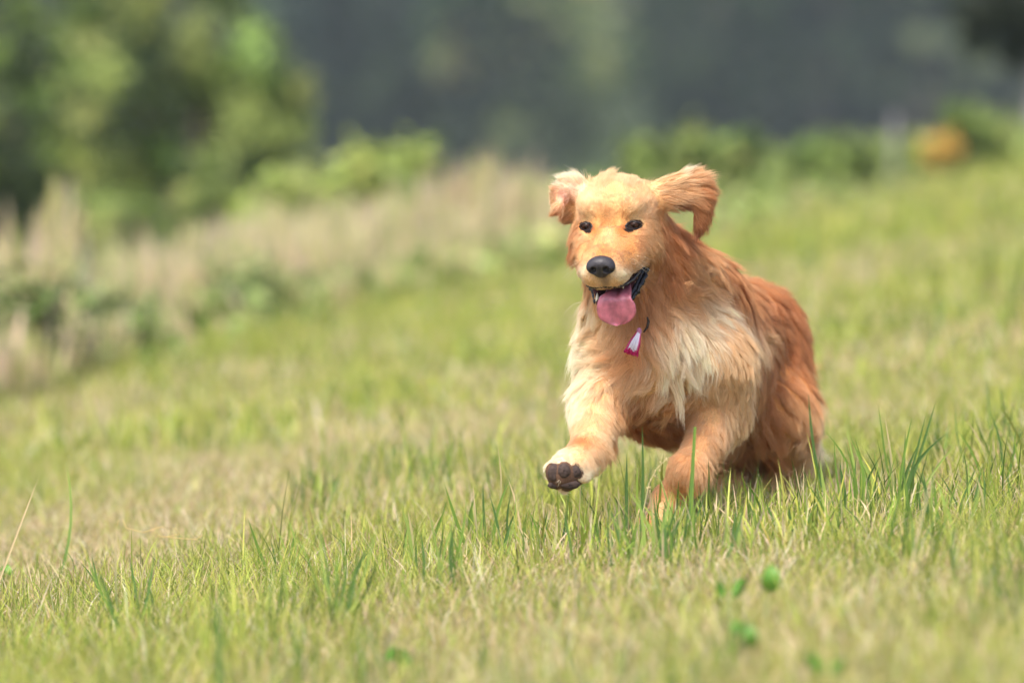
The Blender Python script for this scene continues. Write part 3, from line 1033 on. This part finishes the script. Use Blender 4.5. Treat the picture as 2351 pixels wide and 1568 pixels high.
def mouth_mask(hp, nh, ish):
    up_face = (nh[:, 2] < -.6) & (hp[:, 2] < -70) & (hp[:, 2] > -90) & (hp[:, 1] > -38) & (hp[:, 1] < 78) & (np.abs(hp[:, 0]) < 46)
    low_face = (nh[:, 2] > .15) & (hp[:, 2] < -72 - .0 * hp[:, 1]) & (hp[:, 1] > -45) & (np.abs(hp[:, 0]) < 42)
    deep = (np.abs(hp[:, 0]) < 34) & (hp[:, 1] > -60) & (hp[:, 1] < 62) & (hp[:, 2] < -82) & (hp[:, 2] > -100 - .15 * hp[:, 1])
    return ish & (up_face | low_face | deep)


EYES = []
for s in (-1, 1):
    yy = head_front(s * 39, 0)
    EYES.append((s * 39, yy - 3.4, 0.0))
print('eyes', EYES)


def eye_mask(hp, k=1.0):
    m = np.zeros(len(hp), bool)
    for ex, ey, ez in EYES:
        s = 1 if ex > 0 else -1
        dx = (hp[:, 0] - ex) / (12.6 * k); dz = (hp[:, 2] - ez) / (7.4 * k)
        m |= (dx ** 2 + dz ** 2 < 1) & (hp[:, 1] > -30)
    return m


def nose_mask(hp):
    return (((hp[:, 0]) / 20) ** 2 + ((hp[:, 2] + 40) / 14) ** 2 < 1) & (hp[:, 1] > 80)


PADS = [(1271, 1085, 14, 20), (1295, 1080, 14, 17), (1321, 1083, 14, 14), (1270, 1114, 13, 8), (1309, 1113, 23, 11)]


def pad_mask(p):
    u, v, d = proj(p)
    m = np.zeros(len(p), bool)
    for a, b, ru, rv in PADS:
        m |= (((u - a) / (ru + 5)) ** 2 + ((v - b) / (rv + 5)) ** 2 < 1) & (d < D0 - .04)
    return m


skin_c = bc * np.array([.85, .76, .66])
mm = mouth_mask(hp, nh, ishead)
skin_c[mm] = lin(70, 34, 36)
em = eye_mask(hp, 1.02) & ishead
skin_c[em] = lin(38, 28, 24)
skin_c[nose_mask(hp)] = lin(30, 28, 30)
skin_c[pad_mask(BV)] = lin(96, 72, 56)

dog = empty('dog', gz(1510, D0 + .1))
tag(dog, 'golden long-haired dog running towards us with tongue out and one paw raised', 'dog')
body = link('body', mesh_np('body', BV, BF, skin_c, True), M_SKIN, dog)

# ---- strands
tri = np.vstack([BF[:, [0, 1, 2]], BF[:, [0, 2, 3]]])
A = np.linalg.norm(np.cross(BV[tri[:, 1]] - BV[tri[:, 0]], BV[tri[:, 2]] - BV[tri[:, 0]]), axis=1)
gt = gi[tri[:, 0]]
dens = np.array([6.5, 3.5, 3.5, 1.0, 2.6, 3.6, .9, 1.2])[gt]
dens = np.where(ln[tri[:, 0]] < .012, dens * 1.4, dens)
wgt = A * dens
NS = 400000
ti = rng.choice(len(tri), NS, p=wgt / wgt.sum())
r1, r2 = rng.uniform(size=(2, NS))
fl_ = r1 + r2 > 1
r1[fl_], r2[fl_] = 1 - r1[fl_], 1 - r2[fl_]
w3 = np.stack([1 - r1 - r2, r1, r2], -1)[..., None]
R = (BV[tri[ti]] * w3).sum(1)
N = norm((BN[tri[ti]] * w3).sum(1))
hpR = to_head(R)
nhR = np.stack([N @ HLf, N @ HF, N @ HU], -1)
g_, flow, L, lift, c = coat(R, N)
ishR = g_ == GROUPS.index('head')
bad = mouth_mask(hpR, nhR, ishR) | (eye_mask(hpR) & ishR) | nose_mask(hpR) | pad_mask(R)
R, N, g_, flow, L, lift, c = [a[~bad] for a in (R, N, g_, flow, L, lift, c)]
NS = len(R)
# clumps, two sizes: locks and wisps
PER = 60
nc = NS // PER
seed = rng.choice(NS, nc, replace=False)
kd = KDTree(nc)
for i, s in enumerate(seed):
    kd.insert(R[s] + N[s] * .02, i)
kd.balance()
cid = np.array([kd.find(R[i] + N[i] * .02)[1] for i in range(NS)])
long_ = smooth01((L - .010) / .03)
cdir = np.clip(rng.normal(size=(nc, 3)) * .28, -.45, .45)
clen = rng.lognormal(0, .16, nc)
ccol = np.clip(rng.normal(1, .065, nc), .8, 1.18)
chue = rng.normal(0, .035, nc)
clift = rng.normal(0, .13, nc)
cph = rng.uniform(0, 6.28, nc)
# broad waves of the coat
bw = 1.5 * np.stack([np.sin(R @ np.array([31, 17, 23.]) + 1), np.sin(R @ np.array([-21, 29, 19.]) + 2), np.sin(R @ np.array([17, -13, 37.]))], -1) * .22
flow = norm(flow) + bw * long_[:, None] + cdir[cid] * (.25 + .9 * long_)[:, None] + rng.normal(0, .06, (NS, 3))
T = norm(flow - (flow * N).sum(1, keepdims=True) * N)
Bn = np.cross(N, T)
Ls = L * (1 - .14 * long_) * clen[cid] * rng.lognormal(0, .16, NS)
al = np.clip(lift * .85 + clift[cid] * long_ + rng.normal(0, .08, NS), .05, 1.1)
stray = rng.uniform(size=NS) < .02
al = np.where(stray, al + .22, al)
Ls = np.where(stray, Ls * 1.1, Ls)
K = 7
s = np.linspace(0, 1, K)
PT = np.zeros((NS, K, 3))
PT[:, 0] = R - N * .001
pos = PT[:, 0].copy()
wav = .10 * long_
for i in range(1, K):
    a = al * (1 - .85 * (s[i] - .5 / (K - 1)))
    d = np.cos(a)[:, None] * T + np.sin(a)[:, None] * N
    d = d + Bn * (wav * np.sin(s[i] * 6.0 + cph[cid]) * 2.2)[:, None] - np.array([0, 0, 1.0]) * (.22 * s[i] * long_)[:, None]
    d = norm(d)
    pos = pos + d * (Ls / (K - 1))[:, None]
    PT[:, i] = pos
# pull the strands of one clump together towards their tips
cs = PT[seed][cid] - PT[seed][cid][:, :1]
Lc = Ls[seed][cid]
target = PT[seed][cid][:, :1] * .75 + PT[:, :1] * .25 + cs * (Ls / np.maximum(Lc, 1e-4))[:, None, None]
amt = (.15 + .50 * long_) * np.where(stray, .1, 1)
gdif = (g_ == g_[seed][cid]) & (np.linalg.norm(R - R[seed][cid], axis=1) < .03)
amt = amt * gdif
PT += (target - PT) * (amt[:, None] * s[None] ** 1.4)[..., None]
rad0 = np.where(L < .012, .00026, .00028)
rad = rad0[:, None] * (1 - .8 * s ** 1.5)[None]
lum = (c * [.3, .55, .15]).sum(1, keepdims=True)
c = c + (lum * [1.06, 1.0, .88] - c) * .12
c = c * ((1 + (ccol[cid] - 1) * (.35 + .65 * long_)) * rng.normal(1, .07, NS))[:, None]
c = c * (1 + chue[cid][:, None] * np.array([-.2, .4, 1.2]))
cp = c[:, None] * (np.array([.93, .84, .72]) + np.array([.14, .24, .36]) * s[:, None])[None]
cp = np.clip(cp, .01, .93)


def hair(name, PT, rad, cp, mat, parent):
    n, k, _ = PT.shape
    cu = bpy.data.hair_curves.new(name)
    cu.add_curves([k] * n)
    cu.attributes['position'].data.foreach_set('vector', PT.astype(np.float32).ravel())
    a = cu.attributes.new('radius', 'FLOAT', 'POINT')
    a.data.foreach_set('value', np.ascontiguousarray(rad, np.float32).ravel())
    a = cu.attributes.new('Col', 'FLOAT_COLOR', 'POINT')
    cc = np.ones((n * k, 4), np.float32); cc[:, :3] = cp.reshape(-1, 3)
    a.data.foreach_set('color', cc.ravel())
    return link(name, cu, mat, parent)


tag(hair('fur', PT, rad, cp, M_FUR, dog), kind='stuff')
print('fur', NS, time.time() - T0)

# ---- nose leather
YN = head_front(0, -40) - 3.0
def nose_sdf(p):
    h = (to_head(p) - [0, YN, -38]) / np.array([1.04, 1.02, 1.0]) / 1000 + np.array([0, 92, -35]) / 1000
    def e(c, r):
        l = (h - np.array(c) / 1000) / (np.array(r) / 1000)
        k0 = np.linalg.norm(l, axis=-1); k1 = np.linalg.norm(l / (np.array(r) / 1000), axis=-1)
        return k0 * (k0 - 1) / np.maximum(k1, 1e-9)
    f = e((0, 92, -31.5), (19.5, 15, 11.5))
    f = blend(f, e((0, 95, -43), (13, 11, 12)), .010, False)
    for sgn in (-1, 1):
        f = blend(f, e((sgn * 13, 95, -37.5), (9.5, 11, 10)), .005, False)
        f = blend(f, e((sgn * 9.6, 107, -39.5), (4.8, 9, 5.0)), .002, True)
        f = blend(f, e((sgn * 16, 103, -43.5), (7, 7, 2.6)), .002, True)
    f = blend(f, e((0, 109, -48), (1.5, 5, 12)), .003, True)
    return f


c0 = HL(0, YN + 3, -38)
V, q = surface_nets(None, c0 - .037, c0 + .037, .0011, nose_sdf)
link('nose', mesh_np('nose', V, q, np.broadcast_to(lin(46, 42, 44), V.shape), True), M_NOSE, dog)

# ---- eyes with lids
for (ex, ey, ez), sgn in zip(EYES, (-1, 1)):
    B = Bag()
    sy0 = ey + 5.0
    V, f = ball(HL(ex, sy0 - 4.6, ez), np.array([11.0, 8.8, 7.4]) / 1000, HAX, 24, 16)
    l = to_head(V) - [ex, sy0 - 4.6, ez]
    r = np.hypot(l[:, 0], l[:, 2])
    cc = np.where((r < 2.8)[:, None], lin(8, 6, 6), np.where((r < 6.4)[:, None], lin(48, 28, 17), lin(34, 24, 22)))
    B.add(V, f, cc)
    link('eye', B.mesh('eye'), M_EYE, dog)
    B = Bag()
    for up_ in (1, -1):
        pts = []
        for t in np.linspace(-1, 1, 11):
            xx = ex + t * 12.4
            zz = ez - 1.3 * t * sgn + up_ * (5.9 if up_ > 0 else 5.3) * (1 - t * t) ** .7
            yy = max(head_front(xx, zz), sy0 - 4.6 + 8.8 * math.sqrt(max(0, 1 - ((xx - ex) / 11) ** 2 - ((zz - ez) / 7.4) ** 2)))
            pts.append(HL(xx, yy + .2, zz))
        V, f = tube(pts, np.array([.9] + [1.6] * 9 + [.9]) / 1000, 6)
        B.add(V, f, lin(34, 26, 23))
    link('eyelid', B.mesh('eyelid'), M_WET, dog)

# ---- lips, teeth, tongue
def wavy_tube(ctrl, r, n=40, bump=.0, col=lin(32, 28, 32)):
    ctrl = np.asarray(ctrl, float)
    t = np.linspace(0, len(ctrl) - 1, n)
    i = np.clip(t.astype(int), 0, len(ctrl) - 2)
    f = t - i
    q = ctrl[i] * (1 - f)[:, None] + ctrl[i + 1] * f[:, None]
    for _ in range(4):
        q[1:-1] = (q[:-2] + 2 * q[1:-1] + q[2:]) / 4
    q = q + rng.normal(0, 1, q.shape) * bump
    rr = r * (1 + rng.uniform(-.35, .45, n) * (1 if bump else .15))
    return tube(np.stack([HL(*k) for k in q]), rr / 1000, 7)


B = Bag()
LOW = [(56, -30, -58), (53, -16, -74), (46, 4, -92), (37, 26, -108), (26, 48, -117), (11, 62, -120), (0, 65, -120)]
for sgn in (-1, 1):
    V, f = wavy_tube([(sgn * a * (1 if sgn > 0 else .84), b, c_) for a, b, c_ in LOW], 3.7, 60, .8); B.add(V, f, lin(24, 21, 24))
    V, f = wavy_tube([(sgn * (a - 5) * (1 if sgn > 0 else .84), b, c_ + 3) for a, b, c_ in LOW[:5]], 3.9, 30, .4); B.add(V, f, lin(30, 24, 28))
link('lower_lip', B.mesh('lower_lip'), M_WET, dog)
B = Bag()
UPP = [(55, -30, -57), (53, -14, -64), (48, 10, -73), (42, 36, -78), (38, 60, -79), (27, 84, -79), (9, 95, -76), (0, 96, -75)]
for sgn in (-1, 1):
    V, f = wavy_tube([(sgn * a * .93, b, c_) for a, b, c_ in UPP], 2.6, 40, .3); B.add(V, f, lin(34, 29, 31))
link('upper_lip', B.mesh('upper_lip'), M_WET, dog)
for x_, y_, z_, ln_, dn_ in [(24, 62, -76, 15, -1), (-22, 62, -76, 13, -1), (23, 50, -112, 16, 1), (-21, 50, -112, 13, 1)]:
    t = np.linspace(0, 1, 7)
    pts = [HL(x_, y_ - 3 * k * k, z_ + dn_ * ln_ * k) for k in t]
    V, f = tube(pts, np.array([3.2, 3.3, 3.1, 2.7, 2.1, 1.3, .4]) / 1000, 8)
    B = Bag(); B.add(V, f, lin(236, 226, 200))
    link('canine_tooth', B.mesh('canine_tooth'), M_TOOTH, dog)

# tongue: out over the lower lip and hanging
cl = [HL(5, -10, -80), HL(12, 35, -86), HL(18, 60, -92), HL(22, 75, -102)]
hang = [(1411, 672), (1413, 690), (1415, 706), (1417, 720), (1419, 732), (1421, 740), (1421, 745)]
base_d = proj(HL(22, 82, -108))[2]
for k, (u, v) in enumerate(hang):
    cl.append(P(u, v, base_d - .004 + .002 * k))
cl = np.array(cl)
hw = np.array([24, 26, 28, 31, 35, 42, 45.5, 45, 40, 29, 8]) * px(1)
t = np.linspace(0, len(cl) - 1, 34)
i = np.clip(t.astype(int), 0, len(cl) - 2); fr = (t - i)[:, None]
cc_ = cl[i] * (1 - fr) + cl[i + 1] * fr
for _ in range(26):
    cc_[1:-1] = (cc_[:-2] + 2 * cc_[1:-1] + cc_[2:]) / 4
ww = np.interp(t, np.arange(len(hw)), hw)
ww[-4:] = ww[-4] * np.sqrt(np.linspace(1, .02, 4))
tg = norm(np.gradient(cc_, axis=0))
sd_ = norm(HLf - (tg @ HLf)[:, None] * tg)
nn = np.cross(tg, sd_)
M_ = 15
rows = []
for face, th in ((1, 1), (-1, -1)):
    for j in range(M_):
        a = np.linspace(-1, 1, M_)[j] * face
        edge = math.sqrt(max(0, 1 - a * a))
        prof = -.0038 * math.exp(-(a / .15) ** 2) + .003 * a * a + .0012 * math.sin(a * 7)
        k = (prof if face > 0 else prof * .5) + th * .0035 * edge ** .6
        curl = .002 * np.clip((t - 4) / 4, 0, 1) * a * abs(a) * -1 * (1 if a > 0 else .4)
        rows.append(cc_ + sd_ * (ww * a)[:, None] + nn * (k + curl)[:, None])
G = np.stack(rows, 1)
n0, n1 = G.shape[:2]
q = np.array([(a * n1 + b, a * n1 + (b + 1) % n1, (a + 1) * n1 + (b + 1) % n1, (a + 1) * n1 + b) for a in range(n0 - 1) for b in range(n1)])
tc = np.broadcast_to(lin(172, 104, 110), (n0 * n1, 3)).copy()
fade = smooth01((t - 1) / 4)[:, None, None]
tc = (lin(120, 66, 76) + (lin(174, 100, 112) - lin(120, 66, 76)) * fade).repeat(n1, 1).reshape(-1, 3)
link('tongue', mesh_np('tongue', G.reshape(-1, 3), q, tc, True), M_TONGUE, dog)

# ---- whiskers
pts_ = []
for sgn in (-1, 1):
    for k in range(8):
        z0 = -38 - 5.5 * (k % 3); y0 = 48 + 9 * (k // 3)
        ln_ = rng.uniform(30, 60)
        a = HL(sgn * 33, y0, z0)
        t = np.linspace(0, 1, 7)[:, None]
        d = HLf * sgn * .85 + HF * rng.uniform(-.5, .1) + HU * rng.uniform(-.45, .05)
        pts_.append(a + t * ln_ / 1000 * d - np.array([0, 0, .012]) * t ** 2)
PTw = np.stack(pts_)
tag(hair('whiskers', PTw, np.broadcast_to(.00012 * (1 - .7 * np.linspace(0, 1, 7)), PTw.shape[:2]), np.broadcast_to(lin(240, 228, 200), PTw.shape), M_FUR, dog), kind='stuff')

# ---- pads of the raised paw
for u, v, ru, rv in PADS:
    c = cast(u, v)
    n = norm(sdf_normal(c[None])[0] * .5 - FWD)
    a1 = norm(np.cross(n, UP)); a2 = np.cross(a1, n)
    B = Bag()
    V, f = ball(c - n * .001, [px(ru), px(rv), .005], [a1, a2, n], 18, 12)
    V = V + norm(V - c) * (rng.normal(0, .0004, (len(V), 1)))
    B.add(V, f, lin(66, 52, 45))
    link('paw_pad', B.mesh('paw_pad'), M_PAD, dog)

# ---- collar with tassel
ring = []
for a in np.linspace(0, 2 * np.pi, 40):
    c = P(1478, 672, D0 + .19)
    ring.append(c + RIGHT * math.cos(a) * .080 + (FWD * .87 + UP * .5) * math.sin(a) * .095)
col_o = empty('dog_collar', P(1478, 672, D0 + .19))
tag(col_o, 'dark speckled collar mostly hidden in the fur below the dog\'s jaw', 'collar')
B = Bag(); V, f = tube(ring, .009, 8); B.add(V, f, lin(64, 60, 56))
link('band', B.mesh('band'), M_COLLAR, col_o)
front = cast(1484, 742, back=.017)
B = Bag(); V, f = tube([front + UP * .010 + RIGHT * .001, front + UP * .003 + RIGHT * .003, front - UP * .007 + RIGHT * .001, front - UP * .015 - RIGHT * .005], [.0014, .0022, .0022, .0012], 7); B.add(V, f, lin(62, 54, 48))
link('loop', B.mesh('loop'), M_COLLAR, col_o)
top = cast(1466, 762, back=.034); bot = cast(1447, 812, back=.040)
tas = empty('tassel', top)
tag(tas, 'pink and white thread tassel hanging from the dog\'s collar', 'tassel')
B = Bag(); V, f = ball(top, [.0042, .0042, .007]); B.add(V, f, lin(176, 110, 140))
link('knot', B.mesh('knot'), M_THREAD, tas)
axd = norm(bot - top); Lt = np.linalg.norm(bot - top)
sx = norm(np.cross(axd, FWD)); sy = np.cross(axd, sx)
MAG, WHT, PNK = lin(176, 22, 84), lin(236, 228, 236), lin(220, 120, 160)
TH = Bag(); TIPS = Bag()
for k in range(54):
    a, r = rng.uniform(0, 6.28), math.sqrt(rng.uniform(0, 1))
    x, y = math.cos(a) * r, math.sin(a) * r
    e1 = top + axd * Lt * rng.uniform(.93, 1.06) + sx * x * .0125 + sy * y * .006
    e0 = top + sx * x * .003 + sy * y * .003
    mid = (e0 + e1) / 2 + sx * x * .0015
    white = abs(x + .05) < .66
    V, f = tube([e0, mid, e0 + (e1 - e0) * .86], .0008, 5)
    TH.add(V, f, WHT if white else (PNK if rng.uniform() < .4 else MAG))
    V, f = tube([e0 + (e1 - e0) * .86, e0 + (e1 - e0) * .94, e1], .0009, 5)
    TIPS.add(V, f, MAG)
link('threads', TH.mesh('threads'), M_THREAD, tas)
link('thread_ends', TIPS.mesh('thread_ends'), M_THREAD, tas)
# ------------------------------------------------------------------ single plants in the focus zone
def on_ground(u, v):
    """world point where the picture point meets the field"""
    lo, hi = 5.0, 40.0
    for _ in range(40):
        m = (lo + hi) / 2
        p = P(u, v, m)
        if p[2] > ground_z(p[0], p[1]): lo = m
        else: hi = m
    return P(u, v, lo), lo


def ribbon(B, a, b, w, bow, c0, c1, n=9, blunt=False):
    """one keeled grass blade from a to b with a sideways bow"""
    a, b = np.asarray(a), np.asarray(b)
    L = np.linalg.norm(b - a)
    t = np.linspace(0, 1, n)
    ax = norm(b - a)
    side = norm(np.cross(ax, FWD) + .25 * rng.normal(size=3))
    cen = a + (b - a) * t[:, None] + side * (bow * L * np.sin(np.pi * t) ** 1)[:, None] + FWD * (rng.normal(0, .03) * L * t ** 2)[:, None]
    ww = w * .5 * (np.interp(t, [0, .25, .7, 1], [.75, 1, .8, .55 if blunt else .04]))
    nrm_ = norm(np.cross(side, ax))
    V = np.stack([cen - side * ww[:, None], cen + nrm_ * (ww * .45)[:, None], cen + side * ww[:, None]], 1).reshape(-1, 3)
    f = []
    for i in range(n - 1):
        for j in (0, 1):
            k = i * 3 + j
            f += [(k, k + 1, k + 4), (k, k + 4, k + 3)]
    C = (np.asarray(c0) + (np.asarray(c1) - c0) * t[:, None]).repeat(3, 0)
    B.add(V, np.array(f), C)


def hero(name, label, cat, specs, group=None):
    """specs: (base u, v, tip u, v, width px, bow, colour root, colour tip, blunt)"""
    b0, d0 = on_ground(specs[0][0], specs[0][1])
    o = empty(name, b0)
    tag(o, label, cat, group, 'thing')
    for s in specs:
        B = Bag()
        a, d = on_ground(s[0], s[1])
        ribbon(B, a - [0, 0, .012], P(s[2], s[3], d), px(s[4], d), s[5], s[6], s[7], blunt=len(s) > 8)
        link('blade', B.mesh('blade'), M_GRASS, o)
    return o


gA, gB, gC, gD = lin(110, 140, 56), lin(92, 124, 62), lin(84, 116, 56), lin(150, 172, 84)
tan_ = lin(206, 184, 140)
hero('tall_grass', 'tall broad green blade with a cut tip, crossing the dog\'s planted foreleg', 'grass', [(1586, 1262, 1596, 980, 11, .01, gB, gA, 1)])
hero('tall_grass', 'slender blue-green blade with a dry tip, in front of the gap between the dog\'s forelegs', 'grass', [(1468, 1262, 1474, 978, 8, -.015, gC, gC)])
hero('tall_grass', 'short dark upright blade just left of the slender blue-green one', 'grass', [(1437, 1250, 1439, 1040, 9, .0, gC * .8, gC * .8)])
hero('tall_grass', 'long leaning green blade in front of the dog\'s tail and thigh', 'grass', [(1898, 1150, 1856, 905, 8, .03, gC, gB)])
hero('tall_grass', 'curved blade with a bent beige tip left of the raised paw', 'grass', [(1104, 1262, 1142, 1016, 6, -.10, gA, tan_)])
hero('dry_stalk', 'blurred tan stalk leaning at the left edge of the picture', 'dry stalk', [(-30, 1390, 88, 1094, 7, .0, tan_, tan_)])
hero('tall_grass', 'lone upright blade with a dry curling top in the left foreground', 'grass', [(272, 1420, 268, 1204, 6, .02, gC, tan_)])
hero('tall_grass', 'pale blurred blade standing between the tan stalk and the lone curling blade', 'grass', [(132, 1330, 152, 1060, 8, -.08, gC * 1.2, gD)])
hero('tall_grass', 'broad out of focus dark blade low in the left foreground', 'grass', [(512, 1640, 503, 1335, 15, .02, gC, gC)])
hero('tall_grass', 'green blade leaning left in the left foreground below the curling one', 'grass', [(300, 1480, 236, 1318, 7, .05, gA, gB)])


def tuft(u, v, n, hgt, spread, label, cols=(gA, gB, gC, gD)):
    specs = []
    for k in range(n):
        bu = u + rng.normal(0, spread); bv = v + rng.normal(0, 10)
        h = hgt * rng.uniform(.55, 1.1)
        le = rng.normal(0, .22) + (bu - u) / (spread * 9)
        c = cols[rng.integers(len(cols))] * rng.uniform(.85, 1.15)
        specs.append((bu, bv, bu + le * h, bv - h, rng.uniform(5, 9), rng.normal(0, .06), c * .9, c if rng.uniform() > .15 else tan_))
    return hero('grass_tuft', label, 'grass tuft', specs, 'tufts of long green grass')


for a in [(1115, 1275, 13, 160, 26, 'long green tuft left of and below the raised paw'),
          (1010, 1345, 14, 170, 30, 'dense green tuft left of the middle of the foreground'),
          (940, 1310, 8, 150, 26, 'thin green tuft beside the dense one, on its left'),
          (770, 1430, 12, 230, 16, 'dark out of focus tuft of broad blades left of the dense green one'),
          (650, 1330, 7, 140, 26, 'sparse green tuft left of the broad bladed one'),
          (330, 1440, 8, 170, 24, 'sparse green tuft beside the lone curling blade'),
          (1240, 1270, 10, 120, 30, 'short tuft in the grass right under the raised paw'),
          (1420, 1290, 12, 130, 40, 'green tuft in front of the gap between the forelegs'),
          (1520, 1285, 30, 150, 40, 'green tuft hiding the dog\'s planted front paw'),
          (1680, 1275, 10, 120, 40, 'low green tuft hiding the dog\'s nearer hind paw'),
          (1800, 1240, 9, 120, 36, 'low green tuft hiding the dog\'s farther hind paw'),
          (1965, 1185, 13, 190, 30, 'tall green tuft right beside the dog\'s tail'),
          (2050, 1170, 16, 210, 30, 'tallest dark green tuft in the grass right of the dog'),
          (2120, 1230, 10, 150, 26, 'green tuft below and right of the tallest tuft'),
          (2195, 1215, 12, 150, 24, 'upright green tuft near the right edge of the picture'),
          (2300, 1110, 8, 170, 30, 'thin tuft at the right edge above the upright one')]:
    tuft(*a)


def weed(u, v, leaves, label):
    b, d = on_ground(u, v)
    o = empty('broad_leaf_weed', b)
    tag(o, label, 'weed')
    for (lu, lv, w, h, ang) in leaves:
        c = P(lu, lv, d - .01)
        a = math.radians(ang)
        up_ = math.cos(a) * UP + math.sin(a) * RIGHT
        sd2 = math.cos(a) * RIGHT - math.sin(a) * UP
        n_ = 9
        t = np.linspace(-1, 1, n_)
        wv = px(w, d) * .5 * np.sqrt(np.maximum(0, 1 - t ** 2)) * (1 - .25 * t)
        cen = c + up_ * (t * px(h, d) * .5)[:, None] + FWD * (.012 * t ** 2)[:, None]
        V = np.stack([cen - sd2 * wv[:, None] - FWD * .003, cen, cen + sd2 * wv[:, None] - FWD * .003], 1).reshape(-1, 3)
        f = []
        for i in range(n_ - 1):
            for j in (0, 1):
                k = i * 3 + j
                f += [(k, k + 1, k + 4), (k, k + 4, k + 3)]
        B = Bag(); B.add(V, np.array(f), lin(88, 132, 44) * rng.uniform(.85, 1.15))
        link('leaf', B.mesh('leaf'), M_LEAF, o)
        B = Bag(); tv, tf = tube(np.linspace(b, cen[0], 5), px(3, d) * .5, 5); B.add(tv, tf, lin(110, 140, 60))
        link('stalk', B.mesh('stalk'), M_LEAF, o)


weed(1765, 1420, [(1770, 1328, 42, 66, 4)], 'single upright oval green leaf out of focus in the right foreground')
weed(1690, 1420, [(1697, 1348, 50, 28, -60), (1655, 1352, 36, 22, 70)], 'low broad leaves left of the single upright leaf')
weed(1725, 1530, [(1722, 1460, 36, 60, -10), (1695, 1440, 30, 34, -50)], 'blurred green leaves below the single upright leaf')
weed(930, 1560, [(932, 1512, 52, 26, 75), (900, 1500, 36, 24, -60)], 'blurred broad leaves at the bottom left of the middle')
weed(1890, 1590, [(1870, 1520, 60, 30, 50), (1925, 1530, 44, 30, -60)], 'blurred leaf pair at the bottom edge, right of the middle')
weed(15, 1330, [(14, 1312, 30, 34, 10)], 'small green leaf at the left edge of the picture')

# dry seed stalk between the forelegs
b, d = on_ground(1472, 1262)
o = empty('seed_stalk', b)
tag(o, 'thin dry stalk with tiny seeds between the dog\'s forelegs', 'dry stalk')
q = np.array([b, P(1476, 1180, d), P(1490, 1110, d), P(1508, 1075, d), P(1536, 1048, d)])
B = Bag(); V, f = tube(q, [.0009, .0008, .0007, .0006, .0004], 5); B.add(V, f, lin(214, 198, 150)); link('stem', B.mesh('stem'), M_GRASS, o)
B = Bag()
for k in range(16):
    t = rng.uniform(1.6, 4); i = min(int(t), 3); c = q[i] + (q[i + 1] - q[i]) * (t - i) + rng.normal(0, .0022, 3)
    V, f = ball(c, [.0011, .0011, .002], None, 6, 4); B.add(V, f, lin(220, 202, 150))
tag(link('seeds', B.mesh('seeds'), M_GRASS, o), kind='stuff')
# dry thread curling from the lone blade at the left
b, d = on_ground(272, 1420)
q = [P(u, v, d) for u, v in [(268, 1206), (272, 1194), (282, 1193), (290, 1212), (330, 1222), (370, 1209), (405, 1214), (412, 1226), (380, 1232), (360, 1230), (420, 1236), (450, 1238), (465, 1228)]]
B = Bag(); V, f = tube(q, .0007, 5); B.add(V, f, lin(214, 190, 130))
tag(link('dry_thread', B.mesh('dry_thread'), M_GRASS), 'hair thin dry fibre curling off the top of the lone blade at left', 'dry fibre')

# thicker long grass round the dog's feet
n = 1050
uu = rng.uniform(1180, 2080, n); vv = 1285 - (uu - 1180) * .10 + rng.normal(0, 34, n)
lo_, hi_ = np.full(n, 5.0), np.full(n, 40.0)
ray = FWD + ((uu - U0) / F)[:, None] * RIGHT - ((vv - V0) / F)[:, None] * UP
for _ in range(36):
    mid_ = (lo_ + hi_) / 2
    q = CAM + ray * mid_[:, None]
    ab = q[:, 2] > ground_z(q[:, 0], q[:, 1])
    lo_ = np.where(ab, mid_, lo_); hi_ = np.where(ab, hi_, mid_)
R_ = CAM + ray * lo_[:, None]
keep = rng.uniform(0, 1, n) < .55 + .45 * np.sin(uu * .02) * np.sin(uu * .047 + 1)
R_ = R_[keep]; n = len(R_)
c1 = pick(n, [G_MID, G_LITE, G_DARK, STRAW], [3, 3.5, 2, 2.4])
V, f, C = blades(R_ - [0, 0, .004], rng.lognormal(math.log(.068), .3, n), rng.uniform(.0016, .0040, n), rng.uniform(0, 6.28, n), np.abs(rng.normal(0, .26, n)), rng.normal(.3, .35, n),
                 c1 * .85, c1, 4, face=rng.normal(0, .6, n))
B = Bag(); B.add(V, f, C)
tag(link('long_grass', B.mesh('long_grass', False), M_GRASS), kind='stuff', label='longer green grass around the dog\'s feet')

print('done', time.time() - T0)
